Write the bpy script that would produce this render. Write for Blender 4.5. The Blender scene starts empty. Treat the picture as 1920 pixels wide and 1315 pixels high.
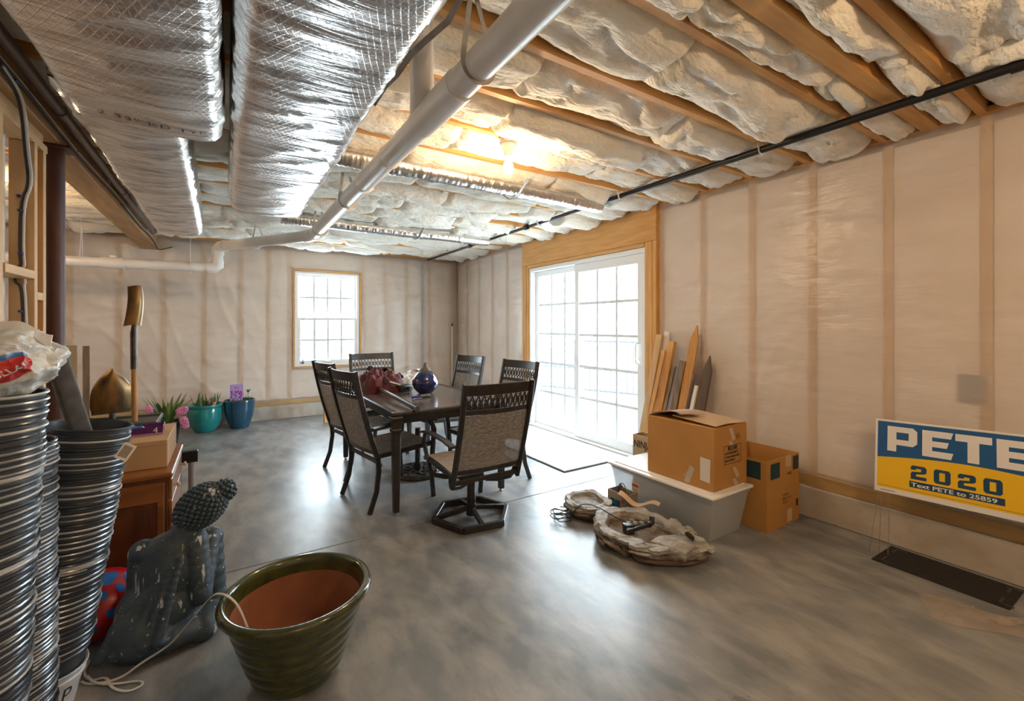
import bpy, bmesh, math, random
from mathutils import Vector, Matrix, noise, Euler
random.seed(7)
PI = math.pi
SC = bpy.context.scene
COL = SC.collection

# ------------------------------------------------------------------ camera, world, light, exposure
YAW = math.atan(535 / 834.0)
cam_d = bpy.data.cameras.new('camera')
cam_d.sensor_width = 36.0
cam_d.lens = 834.0 / 1920.0 * 36.0
cam_d.shift_y = -(657.5 - 611.0) / 1920.0
cam_d.clip_start = 0.02
cam = bpy.data.objects.new('camera', cam_d)
COL.objects.link(cam)
cam.location = (0, 0, 1.37)
cam.rotation_euler = (PI / 2, 0, -YAW)
SC.camera = cam

world = bpy.data.worlds.new('overcast_sky')
SC.world = world
world.use_nodes = True
bg = world.node_tree.nodes['Background']
bg.inputs['Color'].default_value = (0.77, 0.90, 1.0, 1)
bg.inputs['Strength'].default_value = 17.0

def portal(name, loc, rot, sx, sy):
    l = bpy.data.lights.new(name, 'AREA')
    l.shape = 'RECTANGLE'
    l.size, l.size_y = sx, sy
    l.cycles.is_portal = True
    o = bpy.data.objects.new(name, l)
    o.location, o.rotation_euler = loc, rot
    COL.objects.link(o)
portal('door_daylight_portal', (3.72, 4.04, 1.08), (0, PI / 2, 0), 2.16, 2.0)
portal('window_daylight_portal', (1.34, 7.56, 1.47), (-PI / 2, 0, 0), 0.94, 1.48)

SC.view_settings.view_transform = 'Standard'
SC.view_settings.look = 'None'
SC.view_settings.gamma = 1.0
SC.view_settings.use_curve_mapping = False
SC.view_settings.exposure = 0.48

# ------------------------------------------------------------------ mesh helper
class MB:
    def __init__(self):
        self.bm = bmesh.new()
    def quad(self, *ps):
        self.bm.faces.new([self.bm.verts.new(p) for p in ps])
        return self
    def box(self, lo, hi, M=None):
        v = [Vector((x, y, z)) for z in (lo[2], hi[2]) for y in (lo[1], hi[1]) for x in (lo[0], hi[0])]
        if M is not None:
            v = [M @ p for p in v]
        v = [self.bm.verts.new(p) for p in v]
        for f in ((0, 2, 3, 1), (4, 5, 7, 6), (0, 1, 5, 4), (1, 3, 7, 5), (3, 2, 6, 7), (2, 0, 4, 6)):
            self.bm.faces.new([v[i] for i in f])
        return self
    def bar(self, p0, p1, w, h, up=(0, 0, 1), w1=None, h1=None):
        """rectangular bar from p0 to p1; w across, h along up"""
        p0, p1 = Vector(p0), Vector(p1)
        d = (p1 - p0).normalized()
        up = Vector(up)
        s = d.cross(up)
        if s.length < 1e-5:
            s = d.cross(Vector((1, 0, 0)))
        s.normalize()
        t = s.cross(d)
        w1 = w if w1 is None else w1
        h1 = h if h1 is None else h1
        v = []
        for p, ww, hh in ((p0, w, h), (p1, w1, h1)):
            for a, b in ((-1, -1), (1, -1), (1, 1), (-1, 1)):
                v.append(self.bm.verts.new(p + s * a * ww / 2 + t * b * hh / 2))
        for f in ((3, 2, 1, 0), (4, 5, 6, 7), (0, 1, 5, 4), (1, 2, 6, 5), (2, 3, 7, 6), (3, 0, 4, 7)):
            self.bm.faces.new([v[i] for i in f])
        return self
    def ribbon(self, pts, w, h, up=(0, 0, 1)):
        """rectangular section swept along a polyline"""
        pts = [Vector(p) for p in pts]
        rings = []
        for i, p in enumerate(pts):
            d = (pts[min(i + 1, len(pts) - 1)] - pts[max(i - 1, 0)]).normalized()
            s = d.cross(Vector(up))
            if s.length < 1e-5:
                s = d.cross(Vector((1, 0, 0)))
            s.normalize()
            t = s.cross(d)
            rings.append([self.bm.verts.new(p + s * a * w / 2 + t * b * h / 2) for a, b in ((-1, -1), (1, -1), (1, 1), (-1, 1))])
        for a, b in zip(rings, rings[1:]):
            for k in range(4):
                self.bm.faces.new((a[k], a[(k + 1) % 4], b[(k + 1) % 4], b[k]))
        self.bm.faces.new(rings[0][::-1])
        self.bm.faces.new(rings[-1])
        return self
    def tube(self, pts, r, n=8, r1=None, caps=True, closed=False):
        pts = [Vector(p) for p in pts]
        N = len(pts)
        rings = []
        prev = None
        for i, p in enumerate(pts):
            if closed:
                d = (pts[(i + 1) % N] - pts[i - 1]).normalized()
            else:
                d = (pts[min(i + 1, N - 1)] - pts[max(i - 1, 0)]).normalized()
            if prev is None:
                s = d.orthogonal().normalized()
            else:
                s = (prev - d * prev.dot(d))
                s = s.normalized() if s.length > 1e-6 else d.orthogonal().normalized()
            prev = s
            t = d.cross(s)
            rr = r[i] if isinstance(r, (list, tuple)) else (r if r1 is None else r + (r1 - r) * i / (N - 1))
            rings.append([self.bm.verts.new(p + (s * math.cos(a) + t * math.sin(a)) * rr) for a in [2 * PI * k / n for k in range(n)]])
        prs = list(zip(rings, rings[1:]))
        if closed:
            prs.append((rings[-1], rings[0]))
        for a, b in prs:
            for k in range(n):
                self.bm.faces.new((a[k], a[(k + 1) % n], b[(k + 1) % n], b[k]))
        if caps and not closed:
            self.bm.faces.new(rings[0][::-1])
            self.bm.faces.new(rings[-1])
        return self
    def lathe(self, prof, n=32, c=(0, 0, 0), M=None):
        """profile of (r,z) swept about z"""
        c = Vector(c)
        rings = []
        for r, z in prof:
            if r < 1e-6:
                p = c + Vector((0, 0, z))
                rings.append([self.bm.verts.new(M @ p if M else p)])
            else:
                ring = []
                for k in range(n):
                    a = 2 * PI * k / n
                    p = c + Vector((r * math.cos(a), r * math.sin(a), z))
                    ring.append(self.bm.verts.new(M @ p if M else p))
                rings.append(ring)
        for a, b in zip(rings, rings[1:]):
            for k in range(n):
                k2 = (k + 1) % n
                if len(a) == 1 and len(b) == 1:
                    continue
                if len(a) == 1:
                    self.bm.faces.new((a[0], b[k2], b[k]))
                elif len(b) == 1:
                    self.bm.faces.new((a[k], a[k2], b[0]))
                else:
                    self.bm.faces.new((a[k], a[k2], b[k2], b[k]))
        return self
    def grid(self, fn, nu, nv, closed_u=False):
        V = [[self.bm.verts.new(fn(i / nu, j / nv)) for j in range(nv + 1)] for i in range(nu if closed_u else nu + 1)]
        n = len(V)
        for i in range(nu):
            a, b = V[i], V[(i + 1) % n]
            for j in range(nv):
                self.bm.faces.new((a[j], b[j], b[j + 1], a[j + 1]))
        return V
    def slabgrid(self, fn, nu, nv, off):
        """thin closed sheet: fn surface and the same surface shifted by off(vector)"""
        A = [[Vector(fn(i / nu, j / nv)) for j in range(nv + 1)] for i in range(nu + 1)]
        T = [[self.bm.verts.new(p) for p in r] for r in A]
        B = [[self.bm.verts.new(p + Vector(off)) for p in r] for r in A]
        for i in range(nu):
            for j in range(nv):
                self.bm.faces.new((T[i][j], T[i + 1][j], T[i + 1][j + 1], T[i][j + 1]))
                self.bm.faces.new((B[i][j + 1], B[i + 1][j + 1], B[i + 1][j], B[i][j]))
        for i in range(nu):
            self.bm.faces.new((T[i + 1][0], T[i][0], B[i][0], B[i + 1][0]))
            self.bm.faces.new((T[i][nv], T[i + 1][nv], B[i + 1][nv], B[i][nv]))
        for j in range(nv):
            self.bm.faces.new((T[0][j], T[0][j + 1], B[0][j + 1], B[0][j]))
            self.bm.faces.new((T[nu][j + 1], T[nu][j], B[nu][j], B[nu][j + 1]))
        return self
    def ball(self, c, r, nu=12, nv=8, M=None):
        c = Vector(c)
        rx, ry, rz = r if isinstance(r, (tuple, list)) else (r, r, r)
        prof = [(math.sin(PI * j / nv), -math.cos(PI * j / nv)) for j in range(nv + 1)]
        rings = []
        for q, z in prof:
            if q < 1e-6:
                p = Vector((0, 0, z * rz))
                rings.append([self.bm.verts.new(c + (M @ p if M else p))])
            else:
                rings.append([])
                for k in range(nu):
                    p = Vector((q * rx * math.cos(2 * PI * k / nu), q * ry * math.sin(2 * PI * k / nu), z * rz))
                    rings[-1].append(self.bm.verts.new(c + (M @ p if M else p)))
        for a, b in zip(rings, rings[1:]):
            for k in range(nu):
                k2 = (k + 1) % nu
                if len(a) == 1:
                    self.bm.faces.new((a[0], b[k2], b[k]))
                elif len(b) == 1:
                    self.bm.faces.new((a[k], a[k2], b[0]))
                else:
                    self.bm.faces.new((a[k], a[k2], b[k2], b[k]))
        return self
    def prism(self, poly, h, M=None):
        """2d polygon extruded 0..h in z, then M"""
        M = M or Matrix()
        a = [self.bm.verts.new(M @ Vector((x, y, 0))) for x, y in poly]
        b = [self.bm.verts.new(M @ Vector((x, y, h))) for x, y in poly]
        n = len(poly)
        self.bm.faces.new(a[::-1])
        self.bm.faces.new(b)
        for k in range(n):
            self.bm.faces.new((a[k], a[(k + 1) % n], b[(k + 1) % n], b[k]))
        return self
    def build(self, name, mat, parent=None, bevel=0, smooth=35, segs=1, rec=True):
        bm = self.bm
        if rec:
            bmesh.ops.recalc_face_normals(bm, faces=bm.faces)
        if bevel:
            es = [e for e in bm.edges if len(e.link_faces) == 2 and e.calc_face_angle(0) > 0.6]
            bmesh.ops.bevel(bm, geom=es, offset=bevel, segments=segs, profile=0.5, affect='EDGES', clamp_overlap=True)
        if smooth:
            th = math.radians(smooth)
            for f in bm.faces:
                f.smooth = True
            for e in bm.edges:
                e.smooth = len(e.link_faces) == 2 and e.calc_face_angle(0) < th
        me = bpy.data.meshes.new(name)
        bm.to_mesh(me)
        bm.free()
        if mat is not None:
            me.materials.append(mat)
        return obj(name, me, parent)

def obj(name, data, parent=None):
    o = bpy.data.objects.new(name, data)
    COL.objects.link(o)
    if parent is not None:
        o.parent = parent
    return o

def tag(o, label, cat, group=None, kind=None):
    o['label'] = label
    o['category'] = cat
    if group:
        o['group'] = group
    if kind:
        o['kind'] = kind
    return o

def thing(name, label, cat, loc=(0, 0, 0), rotz=0, group=None, kind=None):
    o = obj(name, None)
    o.empty_display_size = 0.05
    o.location = loc
    o.rotation_euler = (0, 0, rotz)
    return tag(o, label, cat, group, kind)

def copy_tree(o, parent=None):
    c = o.copy()
    COL.objects.link(c)
    c.parent = parent
    for ch in list(o.children):
        copy_tree(ch, c)
    return c

def rot(ax, deg):
    return Matrix.Rotation(math.radians(deg), 4, ax)
def tr(x, y, z):
    return Matrix.Translation((x, y, z))
def fbm(p, o=3):
    return noise.fractal(Vector(p), 1.0, 2.0, o)

def text(s, size, mat, parent, o, xd, yd, sx=1.0, align='LEFT', fn=None, name='lettering', bold=0.0, space=1.0):
    """flat lettering as a mesh: origin o, text runs along xd, up along yd"""
    c = bpy.data.curves.new(name, 'FONT')
    c.body = s
    c.size = size
    c.align_x = align
    c.offset = bold
    c.space_character = space
    c.resolution_u = 3
    t = bpy.data.objects.new(name, c)
    me = bpy.data.meshes.new_from_object(t)
    bpy.data.objects.remove(t)
    me.name = name
    o, xd, yd = Vector(o), Vector(xd).normalized(), Vector(yd).normalized()
    for v in me.vertices:
        x, y = v.co.x * sx, v.co.y
        v.co = fn(x, y) if fn else o + xd * x + yd * y
    me.materials.clear()
    me.materials.append(mat)
    return obj(name, me, parent)

# ------------------------------------------------------------------ materials
def new_mat(name):
    m = bpy.data.materials.new(name)
    m.use_nodes = True
    nt = m.node_tree
    return m, nt, nt.nodes['Principled BSDF']

def c4(c):
    return (c[0], c[1], c[2], 1)

def P(name, col, rough=0.5, metal=0.0, col2=None, scale=5.0, stretch=(1, 1, 1), detail=4, lo=0.35, hi=0.65,
      bump=0.0, bscale=None, bdist=0.01, bstretch=None, spec=0.5, rough2=None, coat=0.0, sheen=0.0, trans=0.0):
    m, nt, b = new_mat(name)
    L = nt.links.new
    b.inputs['Base Color'].default_value = c4(col)
    b.inputs['Roughness'].default_value = rough
    b.inputs['Metallic'].default_value = metal
    b.inputs['Specular IOR Level'].default_value = spec
    b.inputs['Coat Weight'].default_value = coat
    b.inputs['Coat Roughness'].default_value = 0.08
    b.inputs['Sheen Weight'].default_value = sheen
    b.inputs['Transmission Weight'].default_value = trans
    tc = nt.nodes.new('ShaderNodeTexCoord')
    if col2 is not None:
        mp = nt.nodes.new('ShaderNodeMapping')
        mp.inputs['Scale'].default_value = stretch
        L(tc.outputs['Object'], mp.inputs['Vector'])
        n = nt.nodes.new('ShaderNodeTexNoise')
        n.inputs['Scale'].default_value = scale
        n.inputs['Detail'].default_value = detail
        L(mp.outputs[0], n.inputs['Vector'])
        r = nt.nodes.new('ShaderNodeMapRange')
        r.inputs['From Min'].default_value = lo
        r.inputs['From Max'].default_value = hi
        L(n.outputs['Fac'], r.inputs['Value'])
        mx = nt.nodes.new('ShaderNodeMix')
        mx.data_type = 'RGBA'
        mx.inputs['A'].default_value = c4(col)
        mx.inputs['B'].default_value = c4(col2)
        L(r.outputs[0], mx.inputs['Factor'])
        L(mx.outputs['Result'], b.inputs['Base Color'])
        if rough2 is not None:
            r2 = nt.nodes.new('ShaderNodeMapRange')
            r2.inputs['To Min'].default_value = rough
            r2.inputs['To Max'].default_value = rough2
            L(r.outputs[0], r2.inputs['Value'])
            L(r2.outputs[0], b.inputs['Roughness'])
    if bump:
        mp2 = nt.nodes.new('ShaderNodeMapping')
        mp2.inputs['Scale'].default_value = bstretch or stretch
        L(tc.outputs['Object'], mp2.inputs['Vector'])
        n2 = nt.nodes.new('ShaderNodeTexNoise')
        n2.inputs['Scale'].default_value = bscale or scale * 4
        n2.inputs['Detail'].default_value = 5
        L(mp2.outputs[0], n2.inputs['Vector'])
        bp = nt.nodes.new('ShaderNodeBump')
        bp.inputs['Strength'].default_value = bump
        bp.inputs['Distance'].default_value = bdist
        L(n2.outputs['Fac'], bp.inputs['Height'])
        L(bp.outputs[0], b.inputs['Normal'])
    return m

def wood(name, c1, c2, axis='z', rough=0.6, knots=True, scale=6):
    """long grain along axis, growth streaks and a few knots"""
    st = {'x': (0.12, 1, 1), 'y': (1, 0.12, 1), 'z': (1, 1, 0.12)}[axis]
    m = P(name, c1, rough, 0, c2, scale * 4, st, 5, 0.3, 0.7, 0.25, scale * 20, 0.003, st)
    if knots:
        nt = m.node_tree
        b = nt.nodes['Principled BSDF']
        L = nt.links.new
        tc = nt.nodes.new('ShaderNodeTexCoord')
        mp = nt.nodes.new('ShaderNodeMapping')
        mp.inputs['Scale'].default_value = tuple(0.55 if s < 1 else 1 for s in st)
        L(tc.outputs['Object'], mp.inputs['Vector'])
        vo = nt.nodes.new('ShaderNodeTexVoronoi')
        vo.inputs['Scale'].default_value = 4.2
        L(mp.outputs[0], vo.inputs['Vector'])
        r = nt.nodes.new('ShaderNodeMapRange')
        r.inputs['From Min'].default_value = 0.035
        r.inputs['From Max'].default_value = 0.075
        L(vo.outputs['Distance'], r.inputs['Value'])
        mx = nt.nodes.new('ShaderNodeMix')
        mx.data_type = 'RGBA'
        mx.inputs['A'].default_value = (c2[0] * .3, c2[1] * .25, c2[2] * .2, 1)
        src = b.inputs['Base Color'].links[0].from_socket
        L(r.outputs[0], mx.inputs['Factor'])
        L(src, mx.inputs['B'])
        L(mx.outputs['Result'], b.inputs['Base Color'])
    return m

def add_alpha(m, fac_transparent, gloss=None):
    """mix the surface with plain see-through"""
    nt = m.node_tree
    out = nt.nodes['Material Output']
    b = nt.nodes['Principled BSDF']
    t = nt.nodes.new('ShaderNodeBsdfTransparent')
    mix = nt.nodes.new('ShaderNodeMixShader')
    mix.inputs[0].default_value = fac_transparent
    nt.links.new(b.outputs[0], mix.inputs[1])
    nt.links.new(t.outputs[0], mix.inputs[2])
    nt.links.new(mix.outputs[0], out.inputs['Surface'])
    return m

def glass_mat(name, tint=(0.97, 0.985, 0.98)):
    m = bpy.data.materials.new(name)
    m.use_nodes = True
    nt = m.node_tree
    nt.nodes.remove(nt.nodes['Principled BSDF'])
    out = nt.nodes['Material Output']
    t = nt.nodes.new('ShaderNodeBsdfTransparent')
    t.inputs[0].default_value = c4(tint)
    g = nt.nodes.new('ShaderNodeBsdfGlossy')
    g.inputs['Roughness'].default_value = 0.02
    mix = nt.nodes.new('ShaderNodeMixShader')
    mix.inputs[0].default_value = 0.05
    nt.links.new(t.outputs[0], mix.inputs[1])
    nt.links.new(g.outputs[0], mix.inputs[2])
    nt.links.new(mix.outputs[0], out.inputs['Surface'])
    return m

def emit_mat(name, col, s):
    m, nt, b = new_mat(name)
    b.inputs['Base Color'].default_value = c4(col)
    b.inputs['Emission Color'].default_value = c4(col)
    b.inputs['Emission Strength'].default_value = s
    return m

PINE1, PINE2 = (0.72, 0.39, 0.125), (0.58, 0.28, 0.075)
M = {}
M['pine_x'] = wood('pine_x', PINE1, PINE2, 'x')
M['pine_y'] = wood('pine_y', PINE1, PINE2, 'y')
M['pine_z'] = wood('pine_z', PINE1, PINE2, 'z')
M['stud'] = wood('stud_pine', (0.68, 0.43, 0.21), (0.55, 0.32, 0.14), 'z')
M['stud_y'] = wood('stud_pine_y', (0.68, 0.43, 0.21), (0.55, 0.32, 0.14), 'y')
M['beam'] = wood('beam_laminate', (0.50, 0.29, 0.12), (0.36, 0.19, 0.07), 'y', knots=False)
M['treated'] = wood('treated_plate', (0.46, 0.30, 0.12), (0.34, 0.21, 0.08), 'y', knots=False)
M['plywood'] = P('plywood', (0.50, 0.36, 0.2), 0.8, 0, (0.4, 0.27, 0.14), 9, (1, .3, 1))
M['fiberglass'] = P('fiberglass', (0.93, 0.90, 0.83), 0.95, 0, (0.86, 0.79, 0.66), 4.5, (1, 1, 1), 6, 0.42, 0.7, 0.9, 38, 0.02, (0.6, 1.4, 1), spec=0.05, sheen=0.2)
M['batt_paper'] = P('wall_batt', (0.86, 0.78, 0.72), 0.9, 0, (0.76, 0.65, 0.58), 2.2, (1, 1, 2.5), 5, 0.35, 0.7, spec=0.1)
M['white_pvc'] = P('white_pvc', (0.80, 0.78, 0.77), 0.28, 0, (0.72, 0.69, 0.66), 3)
M['white_vinyl'] = P('white_vinyl', (0.84, 0.85, 0.86), 0.35)
M['steel'] = P('galvanised_strap', (0.45, 0.43, 0.40), 0.45, 0.9, (0.36, 0.33, 0.3), 20)
M['black_pipe'] = P('black_iron', (0.012, 0.012, 0.013), 0.45, 0.2)
M['black'] = P('black_plastic', (0.012, 0.012, 0.014), 0.4)
M['black_rubber'] = P('black_rubber', (0.016, 0.014, 0.013), 0.8, 0, (0.006, 0.006, 0.006), 60)
M['brown_pipe'] = P('brown_pipe', (0.11, 0.075, 0.06), 0.4)
M['oxide'] = P('red_oxide_paint', (0.085, 0.035, 0.03), 0.5, 0.1, (0.06, 0.025, 0.022), 14, (1, 1, .3))
M['cable_white'] = P('white_cable', (0.62, 0.60, 0.57), 0.5)
M['cable_black'] = P('black_cable', (0.02, 0.02, 0.022), 0.45)
M['staple_blue'] = P('blue_staple', (0.03, 0.035, 0.16), 0.5)
M['drywall'] = P('drywall', (0.72, 0.70, 0.67), 0.9)
M['glass'] = glass_mat('window_glass')
M['osb'] = P('wall_sheathing', (0.45, 0.36, 0.26), 0.9, 0, (0.36, 0.28, 0.2), 12)
# ------------------------------------------------------------------ special materials
def concrete_mat(name, c1, c2, c3, r0, r1, big=1.1):
    m, nt, b = new_mat(name)
    L = nt.links.new
    N = nt.nodes.new
    tc = N('ShaderNodeTexCoord')
    def nz(scale, st=(1, 1, 1), det=6, dist=0.0):
        mp = N('ShaderNodeMapping')
        mp.inputs['Scale'].default_value = st
        mp.inputs['Rotation'].default_value = (0, 0, 0.5)
        L(tc.outputs['Object'], mp.inputs['Vector'])
        n = N('ShaderNodeTexNoise')
        n.inputs['Scale'].default_value = scale
        n.inputs['Detail'].default_value = det
        n.inputs['Distortion'].default_value = dist
        L(mp.outputs[0], n.inputs['Vector'])
        return n.outputs['Fac']
    def mr(s, a, c, t0=0, t1=1):
        r = N('ShaderNodeMapRange')
        r.inputs['From Min'].default_value = a
        r.inputs['From Max'].default_value = c
        r.inputs['To Min'].default_value = t0
        r.inputs['To Max'].default_value = t1
        L(s, r.inputs['Value'])
        return r.outputs[0]
    def mix(f, a, c):
        x = N('ShaderNodeMix')
        x.data_type = 'RGBA'
        L(f, x.inputs['Factor'])
        for k, v in (('A', a), ('B', c)):
            if isinstance(v, tuple):
                x.inputs[k].default_value = c4(v)
            else:
                L(v, x.inputs[k])
        return x.outputs['Result']
    big_n = nz(big, det=8, dist=0.2)
    mid_n = nz(5.0, (1.5, 0.7, 1), 8, .3)
    fine_n = nz(40, (1.5, .5, 1), 3)
    col = mix(mr(big_n, .30, .70), c1, c2)
    col = mix(mr(mid_n, .38, .66, 0, .8), col, c3)
    col = mix(mr(fine_n, .55, .8, 0, .25), col, (c1[0] * .6, c1[1] * .6, c1[2] * .6))
    L(col, b.inputs['Base Color'])
    L(mr(big_n, .25, .75, r0, r1), b.inputs['Roughness'])
    bp = N('ShaderNodeBump')
    bp.inputs['Strength'].default_value = 0.05
    bp.inputs['Distance'].default_value = 0.01
    L(mid_n, bp.inputs['Height'])
    L(bp.outputs[0], b.inputs['Normal'])
    return m
M['concrete'] = concrete_mat('trowelled_concrete', (0.12, 0.134, 0.15), (0.23, 0.242, 0.255), (0.36, 0.358, 0.352), 0.24, 0.42)
M['footing'] = concrete_mat('rough_footing_concrete', (0.46, 0.42, 0.37), (0.55, 0.50, 0.44), (0.36, 0.29, 0.22), 0.8, 0.95, 3)
M['joint'] = P('joint_filler', (0.07, 0.065, 0.06), 0.9)
M['patio'] = P('patio_concrete', (0.62, 0.62, 0.6), 0.8, 0, (0.5, 0.5, 0.48), 2)

def plastic_sheet(name, ax):
    """milky polyethylene: fine wrinkles, partly see-through"""
    m = P(name, (0.84, 0.755, 0.68), 0.24, 0, (0.78, 0.665, 0.58), 1.6, (1, 1, 1.8), 4, 0.35, 0.7, 0.35, 7.0, 0.03,
          {'y': (1, 0.5, 2.4), 'x': (0.5, 1, 2.0)}[ax], spec=0.6)
    return add_alpha(m, 0.58)
M['sheet_y'] = plastic_sheet('vapour_sheet_right', 'y')
M['sheet_x'] = plastic_sheet('vapour_sheet_back', 'x')

def foil_mat(name, st, scrim=True):
    m, nt, b = new_mat(name)
    L = nt.links.new
    N = nt.nodes.new
    b.inputs['Base Color'].default_value = (0.78, 0.77, 0.76, 1)
    b.inputs['Metallic'].default_value = 1.0
    b.inputs['Roughness'].default_value = 0.27
    tc = N('ShaderNodeTexCoord')
    mp = N('ShaderNodeMapping')
    mp.inputs['Scale'].default_value = st
    mp.inputs['Rotation'].default_value = (0, 0, 0.15)
    L(tc.outputs['Object'], mp.inputs['Vector'])
    n = N('ShaderNodeTexNoise')
    n.inputs['Scale'].default_value = 9
    n.inputs['Detail'].default_value = 6
    n.inputs['Distortion'].default_value = 0.4
    L(mp.outputs[0], n.inputs['Vector'])
    h = n.outputs['Fac']
    bp = N('ShaderNodeBump')
    bp.inputs['Strength'].default_value = 0.75
    bp.inputs['Distance'].default_value = 0.02
    L(h, bp.inputs['Height'])
    nrm = bp.outputs[0]
    if scrim:
        tot = None
        for ang in (0.35, -0.5, 1.57):
            w = N('ShaderNodeTexWave')
            w.wave_type = 'BANDS'
            w.bands_direction = 'X'
            w.inputs['Scale'].default_value = 16
            w.inputs['Distortion'].default_value = 0.3
            m2 = N('ShaderNodeMapping')
            m2.inputs['Rotation'].default_value = (0, 0, ang)
            L(tc.outputs['Object'], m2.inputs['Vector'])
            L(m2.outputs[0], w.inputs['Vector'])
            r = N('ShaderNodeMapRange')
            r.inputs['From Min'].default_value = 0.93
            r.inputs['From Max'].default_value = 1.0
            L(w.outputs['Fac'], r.inputs['Value'])
            if tot is None:
                tot = r.outputs[0]
            else:
                mx = N('ShaderNodeMath')
                mx.operation = 'MAXIMUM'
                L(tot, mx.inputs[0])
                L(r.outputs[0], mx.inputs[1])
                tot = mx.outputs[0]
        b2 = N('ShaderNodeBump')
        b2.inputs['Strength'].default_value = 0.25
        b2.inputs['Distance'].default_value = 0.003
        L(tot, b2.inputs['Height'])
        L(nrm, b2.inputs['Normal'])
        nrm = b2.outputs[0]
    L(nrm, b.inputs['Normal'])
    return m
M['foil'] = foil_mat('foil_wrap', (0.35, 2.6, 1.0))
M['foil_round'] = foil_mat('foil_flex', (2.2, 0.6, 0.6), False)

# ------------------------------------------------------------------ setting: floor
XR, YB, ZC = 3.5, 7.40, 2.54
XL, YF = -2.6, -2.2
fl = MB().box((XL - .2, YF - .2, -0.16), (3.75, YB + .3, -0.06)).build('floor', M['joint'])
tag(fl, 'grey trowelled concrete basement floor', 'floor', kind='structure')
MB().box((XL - .1, YF - .1, -0.06), (3.52, 2.927, 0)).build('slab', M['concrete'], fl, bevel=.002)
MB().box((XL - .1, 2.934, -0.06), (3.52, YB + .1, 0)).build('slab', M['concrete'], fl, bevel=.002)

# ------------------------------------------------------------------ setting: ceiling, joists, batts
ceil = MB().box((XL - .2, YF - .2, 2.78), (3.75, YB + .3, 2.84)).build('ceiling', M['plywood'])
tag(ceil, 'open joist ceiling stuffed with cream fibreglass batts', 'ceiling', kind='structure')
JW = 0.038
joists = [(-2.13, JW), (-1.73, JW), (-1.33, JW), (-.93, JW), (-.53, JW), (-.13, JW), (0.27, JW), (0.665, JW), (0.885, 0.078), (1.105, JW)]
joists += [(1.54 + 0.404 * k, JW) for k in range(15)]
for y, w in joists:
    MB().box((XL, y - w / 2, ZC), (3.56, y + w / 2, 2.78)).build('joist', M['pine_x'], ceil, smooth=0)

def batt(x0, x1, y0, y1, seed, fine):
    d = .022 if fine else .06
    nu = max(8, int((x1 - x0) / d))
    nv = 18 if fine else 8
    sd = seed * 7.31
    amp = .085 + .04 * random.random()
    zb_ = 2.60 if y0 < 1.9 else 2.594
    tilt = random.uniform(-.02, .02)
    mb = MB()
    yc = (y0 + y1) / 2
    over = (.02 + .22 * random.random()) if y0 > 1.3 else .0
    def f(u, v):
        x = x0 + (x1 - x0) * u
        e = abs(2 * v - 1)
        prof = 1 - e ** 3.4
        g = fbm((x * 1.4, y0 * 3 + v * .5, sd), 3)
        y = y0 + (y1 - y0) * v
        low = amp + .045 * g + tilt * (2 * u - 1)
        z = zb_ + .026 * fbm((x * 2.2, v * 1.5, sd + 9), 2) - prof * low
        # long draped folds, a few deep tucks, then loose fibre
        r1 = 1 - abs(noise.noise(Vector((x * 1.5 + y * 2.5 + g, y * 6.5 - x * 1.2, sd))))
        r2 = 1 - abs(noise.noise(Vector((x * 4 + y * 6, y * 8 - x * 2, sd + 4))))
        z += prof * (.034 * (r1 ** 7) + .012 * (r2 ** 5))
        z += .008 * fbm((x * 9, y * 20, sd), 4) + .0035 * noise.noise(Vector((x * 45, y * 80, sd)))
        t = min(u, 1 - u) * (x1 - x0)
        if t < .06:
            z += (1 - t / .06) ** 2 * .05
        y += prof * .012 * noise.noise(Vector((x * 5, sd, v * 3)))
        if e > .99:
            z = max(z, 2.56)
        elif z < 2.533:
            y = yc + (y - yc) * (1 + over * min(1, (2.533 - z) / .03) * (.5 + noise.noise(Vector((x * 3, sd, 4)))) * .22)
        if abs(x - 2.91) < .07:
            z = max(z, 2.524 + .6 * max(0, .04 - abs(x - 2.91)) * .3)
        return Vector((x, y, min(z, 2.77)))
    V = mb.grid(f, nu, nv)
    # sides run up to the subfloor
    def skirt(row):
        top = [mb.bm.verts.new((p.co.x, p.co.y, 2.775)) for p in row]
        for a, b, c, dd in zip(row, row[1:], top[1:], top):
            mb.bm.faces.new((a, b, c, dd))
    skirt([r[0] for r in V])
    skirt([r[-1] for r in V])
    skirt(V[0])
    skirt(V[-1])
    return mb.build('insulation_batt', M['fiberglass'], ceil, smooth=80)
edges = sorted(joists)
sd = 0
for (ya, wa), (yb, wb) in zip(edges, edges[1:]):
    y0, y1 = ya + wa / 2 + .003, yb - wb / 2 - .003
    vis = y1 > .2
    xs = [XL, -1.5, -.55]
    x = -.55 + random.uniform(.5, 1.0)
    while x < 3.1:
        xs.append(x)
        x += random.uniform(.75, 1.3)
    xs.append(3.5)
    for a, b in zip(xs, xs[1:]):
        sd += 1
        batt(a, b + .02, y0, y1, sd, vis and b > -.6)
MB().box((XL, joists[-1][0] + .03, 2.6), (3.5, YB + .1, 2.77)).build('insulation_batt', M['fiberglass'], ceil)

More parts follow.
